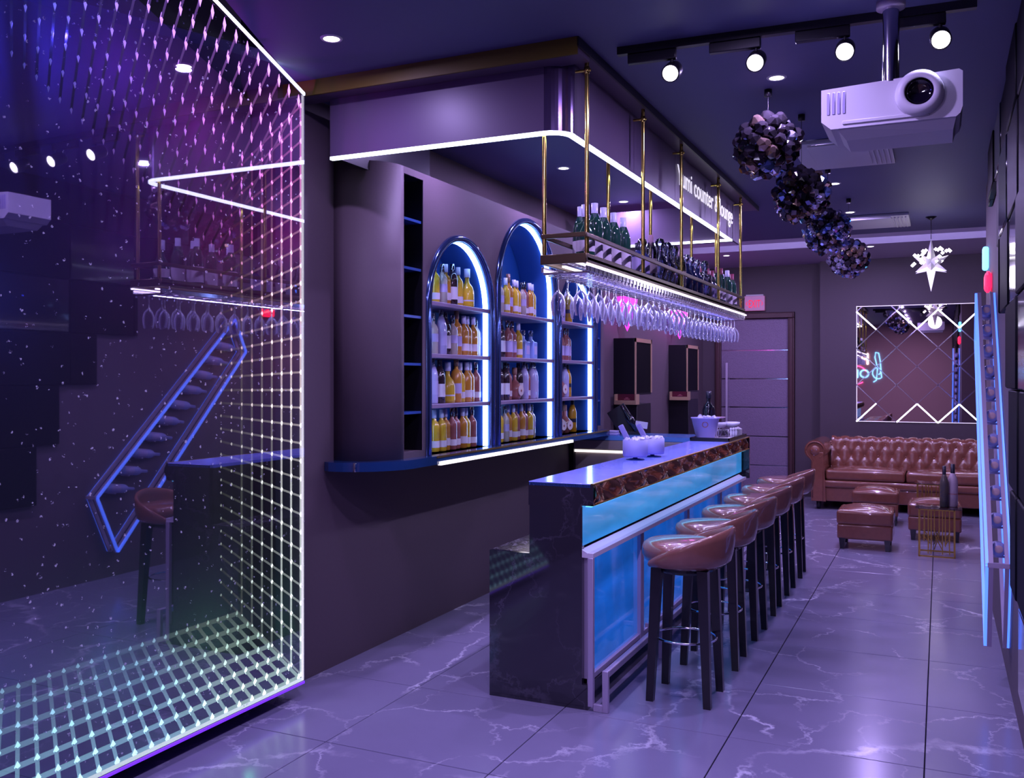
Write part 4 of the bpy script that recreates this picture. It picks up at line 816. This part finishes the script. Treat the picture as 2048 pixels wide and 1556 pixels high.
# ------------------------------------------------------------------ dispensers, pink lamps on the left wall
for k, y in enumerate((9.133, 11.266)):
    nm = ('nearer', 'farther')[k]
    t = thing('dispenser_cabinet', f'{nm} of two black wall cabinets with gold-framed window on the left wall', 'cabinet', (XL, y, 0), 0, 'black wall cabinets'); dx = .225; dy = .6
    obj('upper_body', MB().rbox(0, dx, 0, dy, 1.43, 2.015, .003, 1), DARK, t)
    obj('gold_frame', MB().box(dx, dx + .01, 0, .035, 1.43, 2.015).box(dx, dx + .01, dy - .035, dy, 1.45, 2.015).box(dx, dx + .01, 0, dy, 1.975, 2.015), mat('sand_gold', (.62, .42, .25), .4, metal=.4), t)
    obj('black_window', MB().box(dx, dx + .004, .035, dy - .035, 1.45, 1.975), BLK, t)
    obj('lower_body', MB().rbox(0, .25, .0, .5, 0, 1.34, .003, 1), DARK, t)
    obj('gold_tray', MB().box(.04, .27, -.10, .02, 1.335, 1.375).box(.04, .052, -.1, .02, 1.375, 1.44).box(.258, .27, -.1, .02, 1.375, 1.44), mat('sand_gold'), t)
    pnl = obj('red_plaque', MB().box(.052, .258, -.02, .0, 1.37, 1.44), mat('maroon_plaque', (.10, .01, .03), .4), t)
    obj('plaque_mark', MB().box(.12, .18, -.022, -.02, 1.385, 1.392).box(.135, .165, -.022, -.02, 1.398, 1.405).prism([(.142, .0), (.158, 0), (.15, .02)], -.022, -.02, 'y'), mat('plaque_print', (.45, .15, .2), .5), t)
    t.children[-1].data.transform(Matrix.Translation((0, 0, 0)))
    t = thing('pink_wall_lamp', f'pink glowing fluted wall lamp on the left wall, the {nm} of two', 'wall lamp', (XL, y + .15, 2.15), 0, 'pink wall lamps')
    obj('shade', MB().lathe([(0, -.06), (.02, -.02), (.06, .08), (.10, .2), (.11, .3), (0, .3)], (.10, 0, 0), 12, False), mat('neon_magenta', (.8, .1, .7), .4, emit=(1, .05, .85), es=1.3), t); obj('bracket', MB().box(0, .06, -.02, .02, .1, .14), DARK, t)
    lamp('POINT', (XL + .3, y + .15, 2.2), 1.2, (1, .15, .8), shadow_soft_size=.05)

# ------------------------------------------------------------------ lounge
t = thing('chesterfield_sofa', 'glossy cognac leather chesterfield sofa with deep buttoned back and rolled arm', 'sofa', (-.53, 12.3, 0))
SX0, SX1, SY0, SY1 = -.88, 1.5, -.42, .54
def tuft(i, j, n):  # height of the padded surface between staggered buttons
    return 0
P = []; nu, nv = 150, 26
for a in range(nu + 1):
    u = a / nu; x = SX0 + .14 + (SX1 - SX0 - .14) * u; row = []
    for b in range(nv + 1):
        v = b / nv; s_ = v * .62
        # profile goes up the back and rolls over the top
        if s_ < .30: y, z, ny, nz = .20 + .05 * s_ / .3, .46 + s_, -1, 0
        else:
            an = (s_ - .30) / .32 * R(210); y = .25 + .085 - .085 * math.cos(an) + 0; z = .76 + .085 * math.sin(an); ny, nz = -math.cos(an), math.sin(an)
        gx_, gv = u * 14, s_ / .14
        best = 9
        for cj in range(0, 5):
            for ci in (math.floor(gx_) - 1, math.floor(gx_), math.floor(gx_) + 1):
                best = min(best, ((gx_ - ci - .5 * (cj % 2)) ** 2 + ((gv - cj - .15) * 1.0) ** 2) ** .5)
        # folds join neighbouring buttons on the diagonal
        f1 = abs(((gx_ + (gv - .15) * .5) % 1) - .5); f2 = abs(((gx_ - (gv - .15) * .5) % 1) - .5); fold = min(.5 - f1, .5 - f2)
        h = .026 * min(1, best / .45) ** .6 - .012 * math.exp(-(fold / .06) ** 2) * (1 if s_ < .47 else .3)
        row.append((x, y + ny * h, z + nz * h))
    P.append(row)
obj('buttoned_back', MB().grid(P), LEATH, t)
bt = MB().lathe([(0, .006), (.008, .004), (.011, 0), (0, 0)], n=10).mesh('button', LEATH)
for cj in range(0, 4):
    for ci in range(0, 15):
        u = (ci + .5 * (cj % 2)) / 14; s_ = (cj + .15) * .14
        if u > 1: continue
        if s_ < .3: p = (.20 + .05 * s_ / .3, .46 + s_)
        else: an = (s_ - .3) / .32 * R(210); p = (.335 - .085 * math.cos(an), .76 + .085 * math.sin(an))
        obj('button', bt, LEATH, t, (SX0 + .14 + (SX1 - SX0 - .14) * u, p[0] - .002, p[1]), (R(90), 0, 0))
obj('back_shell', MB().rbox(SX0 + .1, SX1, .30, SY1 - .05, .10, .80, .02), LEATH, t)
# rolled arm (scroll face to the front)
sc = [(.0, .10), (.0, .62)]; an_ = [R(200) - R(250) * i / 20 for i in range(21)]
arm = [(.20, .10)] + [(.075 + .125 * math.cos(a), .72 + .125 * math.sin(a)) for a in [R(-35) + R(250) * i / 24 for i in range(25)]] + [(.03, .60), (.03, .10)]
obj('rolled_arm', MB().prism([(SX0 - .06 + x, z) for x, z in arm], SY0, SY1 - .1, 'y', False), LEATH, t)
pm = [(SX0 - .06 + .075 + .105 * math.cos(a), SY0 - .008, .72 + .105 * math.sin(a)) for a in [R(-60) + R(290) * i / 30 for i in range(31)]]
obj('scroll_piping', MB().tube(pm + [(SX0 - .01, SY0 - .008, .58), (SX0 - .01, SY0 - .008, .14)], .008, 6), LEATH, t)
obj('arm_front', MB().rbox(SX0 - .02, SX0 + .11, SY0 - .012, SY0 + .02, .10, .70, .008).lathe([(0, 0), (.06, 0), (.055, .008), (0, .01)], (SX0 + .015, SY0 - .01, .72), 24, True, Matrix.Rotation(R(90), 3, 'X')), LEATH, t)
nb = MB().lathe([(0, .005), (.006, .003), (.007, 0), (0, 0)], n=8).mesh('stud', CHROME)
for x, z in ((.045, .66), (.075, .73), (.02, .72)): obj('stud', nb, None, t, (SX0 - .01 + x - .03, SY0 - .022, z), (R(90), 0, 0))
def cushion(x0, x1, y0, y1, z0, z1, puff, m, name, parent, nx=16, ny=12):
    P = []
    for i in range(nx + 1):
        row = []
        for j in range(ny + 1):
            u, v = i / nx, j / ny; e = (math.sin(PI * u) ** .5) * (math.sin(PI * v) ** .5); row.append((x0 + (x1 - x0) * u, y0 + (y1 - y0) * v, z1 + puff * e))
        P.append(row)
    q = MB().grid(P); q.box(x0, x1, y0, y1, z0, z1 + .0005); q.f.pop(-5); q.s.pop(-5)
    # rounded side band
    q.tube([(x0, y0, z1), (x1, y0, z1), (x1, y1, z1), (x0, y1, z1)], .008, 6, True); return obj(name, q, m, parent)
obj('seat_cushion', MB().rbox(SX0 + .13, SX0 + .13 + .90, SY0 + .03, .22, .36, .49, .035, 4), LEATH, t); cushion(SX0 + .17, SX0 + .99, SY0 + .07, .18, .46, .485, .035, LEATH, 'cushion_crown', t)
obj('seat_cushion', MB().rbox(SX0 + 1.04, SX1, SY0 + .03, .22, .36, .49, .035, 4), LEATH, t); cushion(SX0 + 1.08, SX1 - .02, SY0 + .07, .18, .46, .485, .035, LEATH, 'cushion_crown', t)
obj('front_rail', MB().rbox(SX0 + .10, SX1, SY0 + .04, .25, .10, .27, .015).rbox(SX0 + .10, SX1, SY0 + .02, .25, .265, .36, .03, 3), LEATH, t)
for x, y in ((SX0 + .05, SY0 + .08), (SX1 - .06, SY0 + .08), (SX0 + .05, SY1 - .15), (SX1 - .06, SY1 - .15)): obj('foot', MB().lathe([(0, 0), (.022, 0), (.03, .05), (.03, .105), (0, .105)], n=12), BLKWOOD, t, (x, y, 0))
def ottoman(lab_, x0, x1, y, dp):
    t_ = thing('ottoman', lab_, 'ottoman', ((x0 + x1) / 2, y, 0), 0, 'leather ottomans'); hx_ = (x1 - x0) / 2
    obj('top_cushion', MB().rbox(-hx_, hx_, 0, dp, .23, .365, .03, 4), LEATH, t_); cushion(-hx_ + .03, hx_ - .03, .03, dp - .03, .34, .36, .05, LEATH, 'cushion_crown', t_)
    obj('base', MB().rbox(-hx_ + .005, hx_ - .005, .005, dp - .005, .095, .235, .02, 3), LEATH, t_)
    for sx in (-1, 1):
        for yy in (.035, dp - .035): obj('leg', MB().add([(sx * (hx_ - .05) + a * k_, yy + b * k_, z) for z, k_ in ((0, .017), (.11, .028)) for a, b in ((-1, -1), (1, -1), (1, 1), (-1, 1))], [(3, 2, 1, 0), (4, 5, 6, 7)] + [(i, (i + 1) % 4, 4 + (i + 1) % 4, 4 + i) for i in range(4)]), BLKWOOD, t_)
ottoman('brown leather ottoman nearest the bar, left front of the group', -.89, -.395, 9.2, .46)
ottoman('brown leather ottoman partly behind the left front one, against the sofa', -.89, -.41, 10.85, .46)
ottoman('brown leather ottoman behind the gold side table', -.297, .192, 10.0, .46)
def gold_table(lab_, x0, x1, y, dp, h, deco=True):
    t_ = thing('gold_side_table', lab_, 'table', ((x0 + x1) / 2, y, 0), 0, 'gold side tables'); hx_ = (x1 - x0) / 2; b_ = .006
    for sx in (-1, 1):
        for yy in (0, dp): obj('leg', MB().box(sx * hx_ - b_, sx * hx_ + b_, yy - b_, yy + b_, 0, h), GOLDM, t_)
    for z in (b_, h - b_): obj('rail', MB().box(-hx_, hx_, -b_, b_, z - b_, z + b_).box(-hx_, hx_, dp - b_, dp + b_, z - b_, z + b_).box(-hx_ - b_, -hx_ + b_, 0, dp, z - b_, z + b_).box(hx_ - b_, hx_ + b_, 0, dp, z - b_, z + b_), GOLDM, t_)
    if deco:
        for yy in (0, dp):
            for k_, u in enumerate((-.62, -.42, -.28, -.12, .12, .28, .42, .62)):
                z0 = (.14, .03, .03, .22, .22, .03, .1, .03)[k_]; obj('deco_bar', MB().box(u * hx_ * 1.15 - .004, u * hx_ * 1.15 + .004, yy - .004, yy + .004, z0, h - .01 - (0 if k_ % 3 else .03)), GOLDM, t_)
            for a, b in (((-.7, .20), (-.32, .12)), ((-.14, .22), (.02, .15)), ((.14, .22), (.02, .15)), ((.02, .15), (-.12, .07)), ((.02, .15), (.3, .06)), ((.7, .2), (.4, .11))):
                obj('deco_brace', MB().cyl((a[0] * hx_ * 1.15, yy, a[1]), (b[0] * hx_ * 1.15, yy, b[1]), .004, n=4), GOLDM, t_)
    obj('glass_top', MB().rbox(-hx_ - .03, hx_ + .06, -.02, dp + .02, h, h + .01, .002, 1), SMOKEG, t_)
gold_table('gold side table with openwork bars and two bottles on its glass top', -.176, .115, 9.13, .30, .43)
gold_table('small gold table in front of the sofa, behind the right ottoman', -.23, .10, 11.05, .25, .45, True)
KIND['P'] = ('patterned dark bottle, left of two on the gold side table', (.37, .037, marble('patterned_glass', (.03, .04, .10), (.55, .38, .05), .15, w1=.12, sc=14), CAPD, None, 1)); KIND['U'] = ('pale pink bottle with a thin red line, right of two on the gold side table', (.385, .043, col('pale_pink_glass', (.55, .42, .5), .3), CAPD, col('red_line', (.5, .15, .15), .5), 1, (.30, .315)))
for k_, x, y in (('P', .03, 9.25), ('U', .1, 9.30)): o = put_bottle(k_, (x, y, .44), '{}', 'x', 0); del o['group']
